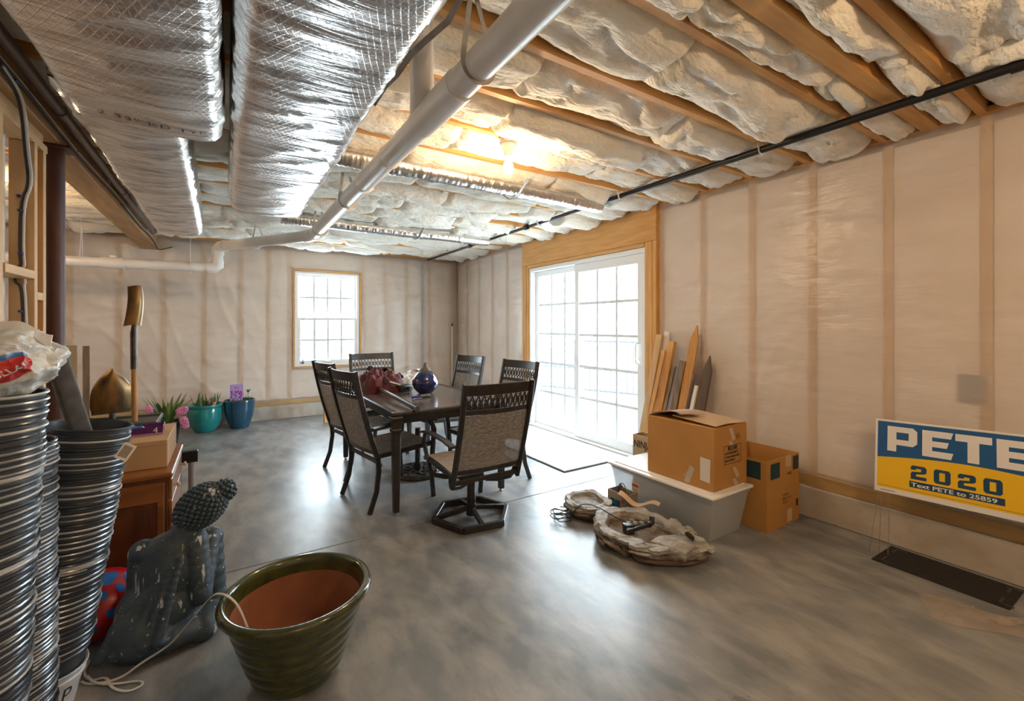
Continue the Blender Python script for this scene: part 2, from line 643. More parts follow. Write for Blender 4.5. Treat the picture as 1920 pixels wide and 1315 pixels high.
# ------------------------------------------------------------------ setting: walls behind vapour sheet
def sheet_disp(s, z, sd, studs, wr):
    d = 9
    for q in studs:
        d = min(d, abs(s - q))
    puff = min(d / .2, 1.0)
    v = .010 * (1 - (1 - puff) ** 2) * (0.6 + .8 * noise.noise(Vector((s * 1.2, z * 1.1, sd))))
    v += .006 * puff * noise.noise(Vector((s * 1.1, z * 9.0, sd + 3)))
    r = 1 - abs(noise.noise(Vector((s * 1.3 + z * .5, z * 4.2 - s * .6, sd + 7))))
    v += .010 * r ** 6 * (0.35 + wr(s, z))
    r2 = 1 - abs(noise.noise(Vector((s * 3.2 + z * 1.2, z * 1.0 + s * 1.6 + .8 * noise.noise(Vector((s * 1.5, z * 1.5, 2))), sd + 11))))
    v += .018 * r2 ** 7 * wr(s, z)
    v += .002 * noise.noise(Vector((s * 14, z * 26, sd)))
    return v

# right wall -------------------------------------------------------
wr_ = thing('wall_right', 'right foundation wall under wrinkled clear vapour sheet', 'wall', kind='structure')
MB().box((3.66, YF, 0), (3.74, 2.88, 2.78)).box((3.66, 5.21, 0), (3.74, YB + .3, 2.78)).box((3.66, 2.88, 2.2), (3.74, 5.21, 2.78)).build('sheathing', M['osb'], wr_)
studsR = [.658 + .4385 * k for k in range(-6, 5)] + [2.86] + [5.26, 5.70, 6.14, 6.58, 7.02, 7.36]
for y in studsR:
    if 2.87 < y < 5.2:
        continue
    MB().box((3.562, y - .024, .30), (3.655, y + .024, ZC)).build('stud', M['stud'], wr_)
sR = sorted(studsR)
for a, b in zip(sR, sR[1:]):
    if a > 2.8 and b < 5.3:
        continue
    MB().box((3.572, a + .027, .31), (3.65, b - .027, 2.5)).build('insulation_batt', M['batt_paper'], wr_)
for (y0, y1, h) in ((YF, 2.872, 0), (5.215, YB - .02, 1)):
    def wrk(s, z, h=h):
        lowf = max(0, 1 - (z - .3) / 1.1)
        left = max(0, 1 - abs(s - 2.2) / .9) if not h else .3
        return .12 + .9 * lowf * left + .25 * max(0, (z - 2.2) / .34)
    nu = int((y1 - y0) / (.022 if y1 < 3 else .025))
    def f(u, v, y0=y0, y1=y1, h=h, wrk=wrk):
        s = y0 + (y1 - y0) * u
        z = .285 + (2.545 - .285) * v
        return Vector((3.552 - sheet_disp(s, z, 3 + h, sR, wrk), s, z))
    mb = MB()
    mb.grid(f, nu, 96)
    mb.build('vapour_sheet', M['sheet_y'], wr_, smooth=80)
for (y0, y1) in ((YF, 2.87), (5.22, YB - .04)):
    MB().box((3.50, y0, 0), (3.66, y1, .218)).build('footing', M['footing'], wr_, bevel=.006)
    MB().box((3.525, y0, .219), (3.66, y1, .30)).build('sill_plate', M['treated'], wr_, bevel=.003)
MB().box((3.515, YF, 2.542), (3.66, YB - .02, 2.575)).build('top_plate', M['pine_y'], wr_)
MB().box((3.554, .66, .93), (3.566, .77, 1.09)).build('outlet_box', P('grey_box', (0.2, 0.19, 0.2), .6), wr_)
# timber round the glazed door
MB().box((3.505, 2.876, 2.205), (3.65, 5.205, 2.50)).build('header', M['pine_y'], wr_, bevel=.003)
MB().box((3.50, 2.876, 2.50), (3.65, 5.205, 2.54)).build('top_plate', M['pine_y'], wr_, bevel=.003)
MB().box((3.51, 3.03, 2.165), (3.65, 5.06, 2.203)).build('head_block', M['pine_y'], wr_, bevel=.003)
for y0, y1 in ((2.878, 2.925), (2.928, 2.975), (2.978, 3.026), (5.064, 5.106), (5.109, 5.155), (5.158, 5.204)):
    MB().box((3.508 if y0 not in (2.978, 5.064) else 3.515, y0, 0.001), (3.65, y1, 2.203)).build('jack_stud', M['pine_z'], wr_, bevel=.003)

# back wall --------------------------------------------------------
wb_ = thing('wall_back', 'far foundation wall under creased clear vapour sheet', 'wall', kind='structure')
WX0, WX1, WZ0, WZ1 = .86, 1.82, .745, 2.205
mb = MB()
for lo, hi in (((XL, 0), (WX0, 2.78)), ((WX1, 0), (3.74, 2.78)), ((WX0, 0), (WX1, WZ0)), ((WX0, WZ1), (WX1, 2.78))):
    mb.box((lo[0], 7.53, lo[1]), (hi[0], 7.62, hi[1]))
mb.build('sheathing', M['osb'], wb_)
studsB = [-2.5, -2.05, -1.6, -1.15, -.70, -.26, .17, .52, .80, 1.88, 2.24, 2.62, 3.03, 3.45]
for x in studsB:
    MB().box((x - .024, 7.425, .27), (x + .024, 7.525, ZC)).build('stud', M['stud'], wb_)
sB = sorted(studsB)
for a, b in zip(sB, sB[1:]):
    zs = [(.28, 2.5)] if not (a < 1 < b) else [(.28, .70), (2.25, 2.5)]
    for z0, z1 in zs:
        MB().box((a + .027, 7.44, z0), (b - .027, 7.52, z1)).build('insulation_batt', M['batt_paper'], wb_)
MB().tube([(2.9, 7.43, .3), (2.9, 7.43, 2.5)], .024, 8).build('conduit', P('blue_conduit', (.17, .22, .26), .5), wb_)
for (x0, x1, z0, z1, n) in ((XL, WX0 - .02, .26, 2.545, 0), (WX1 + .02, 3.55, .26, 2.545, 1), (WX0 - .02, WX1 + .02, .26, WZ0 - .02, 2), (WX0 - .02, WX1 + .02, WZ1 + .02, 2.545, 3)):
    def wrk(s, z):
        return (.25 + .75 * max(0, min(1, (.5 - s) / .8))) * (1 if s < 1.9 else .5) + .35 * max(0, 1 - (z - .3) / .6)
    def f(u, v, x0=x0, x1=x1, z0=z0, z1=z1, wrk=wrk):
        s = x0 + (x1 - x0) * u
        z = z0 + (z1 - z0) * v
        return Vector((s, 7.405 - sheet_disp(s, z, 21, sB, wrk), z))
    mb = MB()
    mb.grid(f, int((x1 - x0) / .022), int((z1 - z0) / .024))
    mb.build('vapour_sheet', M['sheet_x'], wb_, smooth=80)
MB().box((XL, 7.33, 0), (3.50, 7.53, .20)).build('footing', M['footing'], wb_, bevel=.006)
MB().box((XL, 7.36, .201), (3.52, 7.53, .262)).build('sill_plate', wood('treated_x', (0.50, 0.34, 0.16), (0.38, 0.24, 0.1), 'x', knots=False), wb_, bevel=.003)
MB().box((XL, 7.375, 2.542), (3.52, 7.53, 2.575)).build('top_plate', M['pine_x'], wb_)
# pine lining of the window opening
for lo, hi in (((WX0 - .02, WZ0 - .02), (WX1 + .02, WZ0)), ((WX0 - .02, WZ1), (WX1 + .02, WZ1 + .02)), ((WX0 - .02, WZ0), (WX0, WZ1)), ((WX1, WZ0), (WX1 + .02, WZ1))):
    MB().box((lo[0], 7.39, lo[1]), (hi[0], 7.53, hi[1])).build('opening_lining', M['pine_x'], wb_)

# unseen walls that close the room ----------------------------------
wf_ = thing('wall_front', 'plain wall behind the camera', 'wall', kind='structure')
MB().box((XL, YF - .1, 0), (3.74, YF, 2.78)).build('wall_panel', M['drywall'], wf_)
wo_ = thing('wall_outer', 'left outer wall beyond the beam', 'wall', kind='structure')
MB().box((XL - .1, YF, 0), (XL, YB + .2, 2.78)).build('wall_panel', M['batt_paper'], wo_)

# ------------------------------------------------------------------ stud partition on the left, beam, column
wl_ = thing('wall_left', 'open stud partition with bare pine framing at the left edge', 'wall', kind='structure')
MB().box((-.905, YF, 0), (-.892, 3.10, 2.30)).build('drywall_board', M['drywall'], wl_)
for y in (-1.9, -1.5, -1.1, -.7, -.3, .1, .5, .9, 1.3, 1.7, 2.0, 2.37, 2.74, 3.15, 3.275):
    MB().box((-.89, y - .02, .04), (-.80, y + .02, 2.279)).build('stud', M['stud'], wl_, bevel=.002)
MB().box((-.89, YF, 0.001), (-.80, 3.30, .038)).build('bottom_plate', M['stud_y'], wl_)
MB().box((-.89, YF, 2.28), (-.80, 3.32, 2.318)).build('top_plate', M['stud_y'], wl_, bevel=.002)
MB().box((-.89, YF, 2.319), (-.80, 3.25, 2.358)).build('top_plate', M['stud_y'], wl_, bevel=.002)
MB().box((-.89, 2.765, 1.60), (-.795, 3.125, 1.64)).build('blocking', M['stud_y'], wl_, bevel=.002)
MB().box((-.885, 3.172, 1.50), (-.80, 3.252, 1.54)).build('blocking', M['stud_y'], wl_, bevel=.002)

bm_ = MB().box((-.93, YF, 2.36), (-.76, 7.39, 2.539)).build('ceiling_beam', M['beam'], bevel=.004)
tag(bm_, 'long laminated timber beam under the joists on the left', 'beam', kind='structure')

cl = thing('steel_column', 'dark red painted steel post holding up the beam', 'column', (-.80, 3.44, 0))
MB().tube([(0, 0, .01), (0, 0, 2.345)], .041, 20).build('shaft', M['oxide'], cl)
MB().box((-.09, -.07, 2.346), (.075, .07, 2.359)).build('cap_plate', M['oxide'], cl)
MB().box((-.1, -.1, 0), (.1, .1, .01)).build('base_plate', M['oxide'], cl)
# ------------------------------------------------------------------ sliding glass door
d1 = thing('door_1', 'white two panel sliding glass door with grid bars', 'door', kind='structure')
DY0, DY1, DZ1 = 3.03, 5.06, 2.16
VW = M['white_vinyl']
M['grid_bar'] = P('grid_bar_grey', (0.72, 0.77, 0.80), .4)
for lo, hi in (((3.53, DY0, 0.0), (3.66, DY1, .035)), ((3.53, DY0, DZ1 - .05), (3.66, DY1, DZ1)),
               ((3.53, DY0, .036), (3.66, DY0 + .045, DZ1 - .051)), ((3.53, DY1 - .045, .036), (3.66, DY1, DZ1 - .051))):
    MB().box(lo, hi).build('door_frame', VW, d1, bevel=.004)
MB().box((3.50, DY0, 0.0), (3.53, DY1, .03)).build('sill', VW, d1, bevel=.004)
def sash(parent, x, a0, a1, z0, z1, st, top, bot, nc, nr, axis, name):
    """glazed panel in the plane x (axis 'y') or y (axis 'x'), muntin grid and single panes"""
    def bx(n, u0, u1, w0, w1, t0, t1, mat, par, bev=.003):
        if axis == 'y':
            return MB().box((x + t0, u0, w0), (x + t1, u1, w1)).build(n, mat, par, bevel=bev)
        return MB().box((u0, x + t0, w0), (u1, x + t1, w1)).build(n, mat, par, bevel=bev)
    T = .02
    root = bx(name, a0, a1, z1 - top, z1, -T, T, VW, parent)
    bx('rail', a0, a1, z0, z0 + bot, -T, T, VW, root)
    bx('stile', a0, a0 + st, z0 + bot, z1 - top, -T, T, VW, root)
    bx('stile', a1 - st, a1, z0 + bot, z1 - top, -T, T, VW, root)
    A0, A1, B0, B1 = a0 + st, a1 - st, z0 + bot, z1 - top
    g = .016
    GM = M['grid_bar']
    for i in range(1, nc):
        c = A0 + (A1 - A0) * i / nc
        bx('muntin', c - g, c + g, B0, B1, -.006, .006, GM, root, 0)
    for j in range(1, nr):
        c = B0 + (B1 - B0) * j / nr
        bx('muntin', A0, A1, c - g, c + g, -.0065, .0065, GM, root, 0)
    for i in range(nc):
        for j in range(nr):
            u0, u1 = A0 + (A1 - A0) * i / nc, A0 + (A1 - A0) * (i + 1) / nc
            w0, w1 = B0 + (B1 - B0) * j / nr, B0 + (B1 - B0) * (j + 1) / nr
            bx('pane', u0 + (g if i else 0), u1 - (g if i < nc - 1 else 0), w0 + (g if j else 0), w1 - (g if j < nr - 1 else 0), -.002, .002, M['glass'], root, 0)
    return root
sash(d1, 3.625, 4.06, DY1 - .05, .036, DZ1 - .051, .065, .07, .06, 3, 5, 'y', 'fixed_panel')
slp = sash(d1, 3.57, DY0 + .046, 4.13, .036, DZ1 - .051, .075, .10, .10, 3, 5, 'y', 'sliding_panel')
mb = MB()
mb.tube([(3.548, 3.115, 1.20), (3.512, 3.13, 1.185), (3.505, 3.135, 1.15), (3.505, 3.135, 1.02), (3.512, 3.13, .985), (3.548, 3.115, .97)], .008, 8)
mb.build('pull_handle', VW, slp)

# ------------------------------------------------------------------ double hung window
w1 = thing('window_1', 'white double hung window with grid bars', 'window', kind='structure')
fx0, fx1, fz0, fz1 = WX0 + .004, WX1 - .004, WZ0 + .004, WZ1 - .004
for lo, hi in (((fx0, fz0), (fx1, fz0 + .04)), ((fx0, fz1 - .04), (fx1, fz1)), ((fx0, fz0 + .041), (fx0 + .045, fz1 - .041)), ((fx1 - .045, fz0 + .041), (fx1, fz1 - .041))):
    MB().box((lo[0], 7.42, lo[1]), (hi[0], 7.52, hi[1])).build('window_frame', VW, w1, bevel=.004)
zm = (fz0 + fz1) / 2 + .0
sash(w1, 7.485, fx0 + .046, fx1 - .046, zm - .02, fz1 - .041, .035, .035, .035, 4, 2, 'x', 'upper_sash')
ls = sash(w1, 7.442, fx0 + .046, fx1 - .046, fz0 + .041, zm + .02, .035, .04, .05, 4, 2, 'x', 'lower_sash')
MB().box((1.28, 7.40, zm + .021), (1.38, 7.44, zm + .035)).build('sash_lock', VW, ls, bevel=.003)
MB().box((1.29, 7.405, fz0 + .05), (1.37, 7.421, fz0 + .075)).build('lift_handle', VW, ls, bevel=.003)
fg = thing('sail_boat_ornament', 'tiny sail boat ornament standing in the window corner', 'ornament', (.972, 7.402, .792))
MB().box((-.018, -.010, 0), (.018, .010, .026)).build('hull', P('ornament_dark', (.06, .05, .09), .5), fg, bevel=.004)
MB().prism([(-.012, .0), (.016, .0), (.006, .085), (.0, .09)], .004, tr(0, .002, .026) @ rot('X', 90)).build('sail', P('ornament_sail', (.45, .42, .5), .6), fg)

# ------------------------------------------------------------------ outside
pt = MB().box((3.74, -12, -.12), (30, 30, -.04)).build('patio', M['patio'])
tag(pt, 'pale concrete patio outside the glass door', 'patio', kind='structure')
fn = thing('metal_fence', 'metal picket fence standing outside beyond the glass door', 'fence', (5.0, 9.5, -.04))
fm = P('fence_paint', (0.05, 0.055, 0.06), .6)
fv = Vector((2.4, -6.1, 0))
FL = fv.length
fd = fv.normalized()
for z in (.12, .55, 1.10):
    MB().bar(Vector((0, 0, z)), Vector((0, 0, z)) + fd * FL, .03, .035).build('rail', fm, fn)
for k in range(4):
    p = fd * (FL * k / 3)
    MB().bar(p, p + Vector((0, 0, 1.2)), .06, .06).build('post', fm, fn)
pk = None
for k in range(1, 58):
    p = fd * (FL * k / 58)
    if pk is None:
        pk = MB().bar(Vector((0, 0, .137)), Vector((0, 0, 1.085)), .018, .018).build('picket', fm, fn)
        o = pk
    else:
        o = pk.copy()
        COL.objects.link(o)
    o.location = p

# ------------------------------------------------------------------ foil wrapped ducts
root_f = {}
def duct(name, label, x0, x1, zb, ztop, y0, y1, sag, seed, taper=(0, 0), rr=.05):
    root = thing(name, label, 'duct', (0, 0, 0), group='foil wrapped ceiling ducts')
    ny = int((y1 - y0) / .022)
    nc = 44
    def sec(t):
        # rounded U section from left top, down, across the bottom, up the right; t 0..1
        w, h = 1.0, 1.0
        if t < .2:
            return 0, 1 - t / .2, 0
        if t > .8:
            return 1, (t - .8) / .2, 0
        q = (t - .2) / .6
        return q, 0, math.sin(PI * q)
    def f(u, v):
        y = y0 + (y1 - y0) * u
        q, hh, s = sec(v)
        a = x0 + taper[0] * u
        b = x1 + taper[1] * u
        x = a + (b - a) * q
        z = zb + (ztop - zb) * hh - sag * s
        # round the lower corners
        if hh == 0:
            e = min(q, 1 - q) * (b - a)
            if e < rr:
                z += (rr - math.sqrt(max(0, rr * rr - (rr - e) ** 2)))
        else:
            e = hh * (ztop - zb)
            if e < rr:
                x += (rr - math.sqrt(max(0, rr * rr - (rr - e) ** 2))) * (1 if q == 0 else -1)
                z = zb + max(e, .0)
        n = fbm((x * 1.2 + seed, y * 13 + x * 1.5, seed), 3)
        n2 = noise.noise(Vector((x * 3, y * 3.2, seed + 5)))
        rg = (1 - abs(noise.noise(Vector((x * 2.2 - y * .8, y * 7 + x * 3, seed + 8))))) ** 4
        dz = .006 * n + .012 * n2 + .010 * rg
        if hh == 0:
            return Vector((x, y, z - dz))
        return Vector((x + (dz if q else -dz), y, z))
    mb = MB()
    V = mb.grid(f, ny, nc)
    for row in (V[0], V[-1]):
        mb.bm.faces.new(row)
    mb.build('foil_jacket', M['foil'], root, smooth=80)
    root_f[name + str(seed)] = lambda x, y: f((y - y0) / (y1 - y0), .2 + .6 * (x - x0) / (x1 - x0))
    return root
DB = duct('foil_duct', 'wide foil wrapped duct at top left, nearest the beam', -.475, -.02, 2.165, 2.485, -.4, 2.28, .015, 3.0, rr=.03)
text('2 33" KD TYP', .034, M['black'], DB, (0, 0, 0), (1, 0, 0), (0, 1, 0), 1.35, fn=lambda x, y: root_f['foil_duct3.0'](-.40 + x, 2.20 - y) + Vector((0, 0, -.003)), space=1.25)
DC = duct('foil_duct', 'narrower foil wrapped duct running on from the wide one to the far wall', -.56, -.155, 2.27, 2.485, 2.295, 5.4, .02, 9.0, (.0, -.05), .04)
DM = duct('foil_duct', 'middle foil wrapped duct with printed mesh scrim beside the white pipe', .02, .49, 2.215, 2.485, -.4, 3.80, .02, 15.0, rr=.05)
def flex(name, label, y, x0, x1, z, r, seed):
    root = thing(name, label, 'duct', (0, 0, 0), group='round foil ducts between the joists')
    L_ = x1 - x0
    pts, rs = [], []
    n = int(L_ / .012)
    for i in range(n + 1):
        x = x0 + L_ * i / n
        pts.append((x, y + .012 * math.sin(x * 2.1 + seed), z + .006 * noise.noise(Vector((x * 2, seed, 0)))))
        corr = .0035 * math.sin(x * 190) if x < x0 + .45 else 0
        rs.append(r * (1 + .05 * noise.noise(Vector((x * 9, seed, 1)))) + corr + .004 * noise.noise(Vector((x * 40, seed, 2))))
    MB().tube(pts, rs, 18).build('foil_sleeve', M['foil_round'], root, smooth=70)
    for q in (.30, .62, .86):
        x = x0 + L_ * q
        MB().tube([(x - .02, y + .012 * math.sin(x * 2.1 + seed), z), (x + .02, y + .012 * math.sin(x * 2.1 + seed), z)], r * 1.07, 18).build('tape_joint', M['foil_round'], root)
    MB().ribbon([(x0 + L_ * .60, y - .21, z + .02), (x0 + L_ * .60, y - .06, z - r - .006), (x0 + L_ * .60, y + .06, z - r - .006), (x0 + L_ * .60, y + .21, z + .02)], .02, .002).build('hanger_strap', M['steel'], root)
    return root
flex('flex_duct', 'round foil duct passing under the bulb, nearer one', 2.965, .52, 2.845, 2.462, .07, 1)
flex('flex_duct', 'round foil duct farther back, near the far wall', 5.03, .46, 2.84, 2.468, .065, 5)

# ------------------------------------------------------------------ white drain pipe
pv = thing('drain_pipe', 'white plastic drain pipe slung under the joists, dropping to the far wall', 'pipe')
R_ = .057
MB().tube([(.765, -.3, 2.30), (.745, 4.86, 2.30)], R_, 24).build('pipe_run', M['white_pvc'], pv)
MB().tube([(.745, 4.86, 2.30), (.735, 4.96, 2.30), (.69, 5.05, 2.30)], R_ + .007, 24).build('elbow', M['white_pvc'], pv)
MB().tube([(.69, 5.05, 2.30), (-.05, 6.24, 2.305)], R_, 24).build('pipe_run', M['white_pvc'], pv)
MB().tube([(-.01, 6.175, 2.305), (-.06, 6.26, 2.30), (-.085, 6.30, 2.27), (-.09, 6.305, 2.21)], R_ + .007, 24).build('elbow', M['white_pvc'], pv)
MB().tube([(-.09, 6.305, 2.215), (-.09, 6.305, 2.12)], R_, 24).build('pipe_run', M['white_pvc'], pv)
MB().tube([(-.09, 6.305, 2.14), (-.09, 6.305, 2.08), (-.12, 6.305, 2.055), (-.20, 6.305, 2.05)], R_ + .006, 24).build('elbow', M['white_pvc'], pv)
MB().tube([(-.19, 6.305, 2.05), (-2.4, 6.305, 2.03)], R_ - .003, 24).build('pipe_run', M['white_pvc'], pv)
MB().tube([(-1.12, 6.305, 2.043), (-.93, 6.305, 2.043)], R_ + .006, 24).build('cleanout_tee', M['white_pvc'], pv)
MB().tube([(-1.02, 6.305, 2.09), (-1.02, 6.305, 2.118)], .035, 16).build('cleanout_plug', M['white_pvc'], pv)
for y0, y1 in ((1.55, 1.95), (2.42, 2.44), (2.96, 2.98)):
    MB().tube([(.758, y0, 2.30), (.756, y1, 2.30)], R_ + .007, 24).build('coupling', M['white_pvc'], pv)
# sanitary wye rising to the floor above
MB().tube([(.752, 1.95, 2.32), (.70, 1.80, 2.40), (.63, 1.64, 2.50), (.60, 1.60, 2.70)], .05, 20).build('wye_branch', M['white_pvc'], pv)
def strap(y, x=.757, ztop=2.56, par=pv):
    pts = [(x - .03, y, ztop), (x - .062, y, 2.31)]
    pts += [(x + (R_ + .004) * math.cos(a), y, 2.30 + (R_ + .004) * math.sin(a)) for a in [PI + PI * k / 10 for k in range(11)]]
    pts += [(x + .062, y, 2.31), (x - .01, y, ztop - .02)]
    MB().ribbon(pts, .019, .002, (0, 1, 0)).build('hanger_strap', M['steel'], par)
for y in (1.40, 3.42, 4.60):
    strap(y)
MB().ribbon([(.28, 5.70, 2.56), (.24, 5.72, 2.31), (.255, 5.74, 2.24), (.30, 5.77, 2.238), (.36, 5.80, 2.30), (.30, 5.75, 2.54)], .019, .002, (.84, -.54, 0)).build('hanger_strap', M['steel'], pv)
MB().ribbon([(-1.27, 6.305, 2.50), (-1.27, 6.25, 2.06), (-1.27, 6.305, 1.975), (-1.27, 6.36, 2.06), (-1.27, 6.31, 2.50)], .022, .002, (1, 0, 0)).build('hanger_strap', M['white_pvc'], pv)
MB().ribbon([(-.35, 6.305, 2.50), (-.35, 6.25, 2.06), (-.35, 6.305, 1.978), (-.35, 6.36, 2.06), (-.35, 6.31, 2.50)], .022, .002, (1, 0, 0)).build('hanger_strap', M['white_pvc'], pv)
ls2 = thing('loose_strap', 'curled loose perforated metal strap hanging beside the white pipe', 'strap', (0, 0, 0))
MB().ribbon([(.70, 1.32, 2.56), (.66, 1.45, 2.45), (.62, 1.58, 2.43), (.60, 1.66, 2.42), (.57, 1.74, 2.37), (.55, 1.83, 2.36), (.53, 1.93, 2.32)], .022, .002, (.6, .3, 1)).build('strap', M['steel'], ls2)

# ------------------------------------------------------------------ black gas pipe
gp = thing('gas_pipe', 'black iron gas pipe clipped under the joists along the right wall', 'pipe')
GX, GZ = 2.89, 2.500
MB().tube([(GX - .01, -1.5, GZ), (GX, .8, GZ), (GX, 3.0, GZ)], .022, 12).build('pipe_run', M['black_pipe'], gp)
MB().tube([(GX, 3.0, GZ), (GX + .01, 5.4, GZ), (GX + .02, 7.2, GZ)], .016, 12).build('pipe_run', M['black_pipe'], gp)
for y in (.43, 2.97, 4.2, 5.6):
    MB().tube([(GX, y - .03, GZ), (GX, y + .03, GZ)], .029, 12).build('coupling', M['black_pipe'], gp)
for y in (.29, 1.54, 2.75, 3.95, 5.2):
    MB().ribbon([(GX - .035, y, 2.538)] + [(GX + .026 * math.cos(a), y, GZ + .026 * math.sin(a)) for a in [PI + PI * k / 8 for k in range(9)]] + [(GX + .035, y, 2.538)], .02, .002, (0, 1, 0)).build('pipe_clip', M['white_vinyl'], gp)

# ------------------------------------------------------------------ bulb lamps (one in view, its twins behind the camera, one added out of view beyond the beam)
ceramic = P('porcelain', (.85, .82, .76), .3)
def lamp(x, y, label, power):
    r = thing('ceiling_bulb', label, 'lamp', (x, y, 0), group='bare ceiling bulbs')
    MB().tube([(0, 0, 2.505), (0, 0, 2.539)], .055, 20).build('junction_box', M['steel'], r)
    MB().lathe([(.0, 2.504), (.045, 2.504), (.04, 2.47), (.026, 2.45), (.026, 2.425), (0, 2.425)], 20).build('lamp_holder', ceramic, r)
    b = MB().lathe([(.0, 2.424), (.014, 2.424), (.016, 2.405), (.028, 2.38), (.033, 2.355), (.030, 2.335), (.018, 2.322), (0, 2.318)], 20).build('bulb', emit_mat('bulb_glow', (1.0, .80, .50), 60), r, smooth=80)
    l = bpy.data.lights.new('bulb_light', 'POINT')
    l.energy = power
    l.color = (1.0, .68, .38)
    l.shadow_soft_size = .035
    lo = obj('bulb_light', l, r)
    lo.location = (0, 0, 2.30)
    return r
lamp(1.48, 2.35, 'glowing bare bulb in a porcelain holder under the joists', 20)
lamp(1.75, -.54, 'bare bulb behind the camera on the right', 30)
lamp(-.2, -1.34, 'bare bulb behind the camera on the left', 9)
lamp(-1.7, 4.77, 'unseen bare bulb added beyond the beam on the left', 22)  # added out of view to balance the warm light on the left
MB().tube([(1.45, 2.35, 2.50), (1.44, 2.34, 2.40), (1.442, 2.345, 2.28)], .0015, 6).build('pull_chain', M['steel'], [o for o in COL.objects if o.name == 'ceiling_bulb'][0])

# ------------------------------------------------------------------ pipe and cables along the beam
bp_ = thing('beam_pipe', 'dark brown pipe running along the side of the beam', 'pipe')
MB().tube([(-.705, YF, 2.455), (-.705, 4.0, 2.45), (-.705, 6.5, 2.445)], .026, 14).build('pipe_run', M['brown_pipe'], bp_)
for y in (3.1, 4.7, 6.45):
    MB().tube([(-.705, y, 2.45), (-.705, y + .06, 2.45)], .031, 14).build('coupling', M['brown_pipe'], bp_)
def cable(label, pts, r, mat, staples=(), name='electric_cable', up=(1, 0, 0)):
    c = thing(name, label, 'cable', group='house wiring on the left')
    # smooth the polyline
    pts = [Vector(p) for p in pts]
    for _ in range(2):
        q = [pts[0]]
        for a, b in zip(pts, pts[1:]):
            q += [a * .75 + b * .25, a * .25 + b * .75]
        q.append(pts[-1])
        pts = q
    MB().tube(pts, r, 8).build('sheath', mat, c)
    for p in staples:
        MB().box((p[0] - .004, p[1] - .017, p[2] - .006), (p[0] + .012, p[1] + .017, p[2] + .006)).build('staple', M['staple_blue'], c, bevel=.002)
    return c
run = [(-.752, YF, 2.42)]
y = -1.5
while y < 6.9:
    run.append((-.745, y, 2.412 + .010 * math.sin(y * 3)))
    y += .35
cable('white cable stapled along the face of the beam', run + [(-.74, 7.1, 2.36)], .005, M['cable_white'])
cable('black cable stapled along the face of the beam', [(p[0] + .002, p[1], p[2] - .014) for p in run] + [(-.72, 7.0, 2.30), (-.66, 7.2, 2.36), (-.60, 7.3, 2.40)], .006, M['cable_black'],
      [(-.752, 2.7, 2.40), (-.752, 3.6, 2.405), (-.752, 4.3, 2.405), (-.752, 5.0, 2.405), (-.752, 6.0, 2.405)])
drop = [(-.752, 2.55, 2.39), (-.756, 2.75, 2.37), (-.775, 2.88, 2.30), (-.79, 2.96, 2.18), (-.790, 3.02, 2.05), (-.845, 3.115, 1.98), (-.848, 3.115, 1.72), (-.842, 3.115, 1.66)]
low = [(-.845, 3.115, 1.57), (-.838, 3.112, 1.50), (-.835, 3.115, 1.30), (-.835, 3.115, .6)]
for k, (lab, m_, rr_) in enumerate((('black cable dropping down the pine stud beside the column', M['cable_black'], .006), ('white cable dropping down the pine stud beside the column', M['cable_white'], .005))):
    dd = [(p[0] + .013 * k, p[1], p[2]) for p in drop]
    mid = [(-.842 + .022 * k, 3.115, 1.655), (-.842 + .022 * k, 3.10, 1.645), (-.85 + .03 * k, 2.872, 1.62), (-.845 + .016 * k, 3.09, 1.59)]
    cable(lab, dd + [(-.86 + .02 * k, 3.112, 1.655), (-.866 + .04 * k, 3.112, 1.58)] + [(p[0] + .012 * k, p[1], p[2]) for p in low], rr_, m_,
          [(-.85, 3.113, 2.0), (-.848, 3.113, 1.93), (-.846, 3.113, 1.72), (-.846, 3.113, 1.44), (-.842, 3.113, 1.34)] if k == 0 else ())
# ------------------------------------------------------------------ patio dining set
M['bronze'] = P('dark_bronze_aluminium', (0.030, 0.026, 0.025), 0.36, 0.35, (0.045, 0.038, 0.034), 30, bump=.08, bscale=220, bdist=.001)
def sling_mat():
    m = P('woven_sling', (0.21, 0.195, 0.18), 0.75, 0, (0.36, 0.335, 0.31), 150, (.25, 1, .6), 3, .4, .6, .5, 260, .001, (1, 1, .2))
    return add_alpha(m, 0.22)
M['sling'] = sling_mat()
M['seat_sling'] = P('woven_seat', (0.20, 0.155, 0.115), 0.75, 0, (0.32, 0.26, 0.2), 90, (.15, 1, 1), 3, .4, .6, .4, 260, .001)

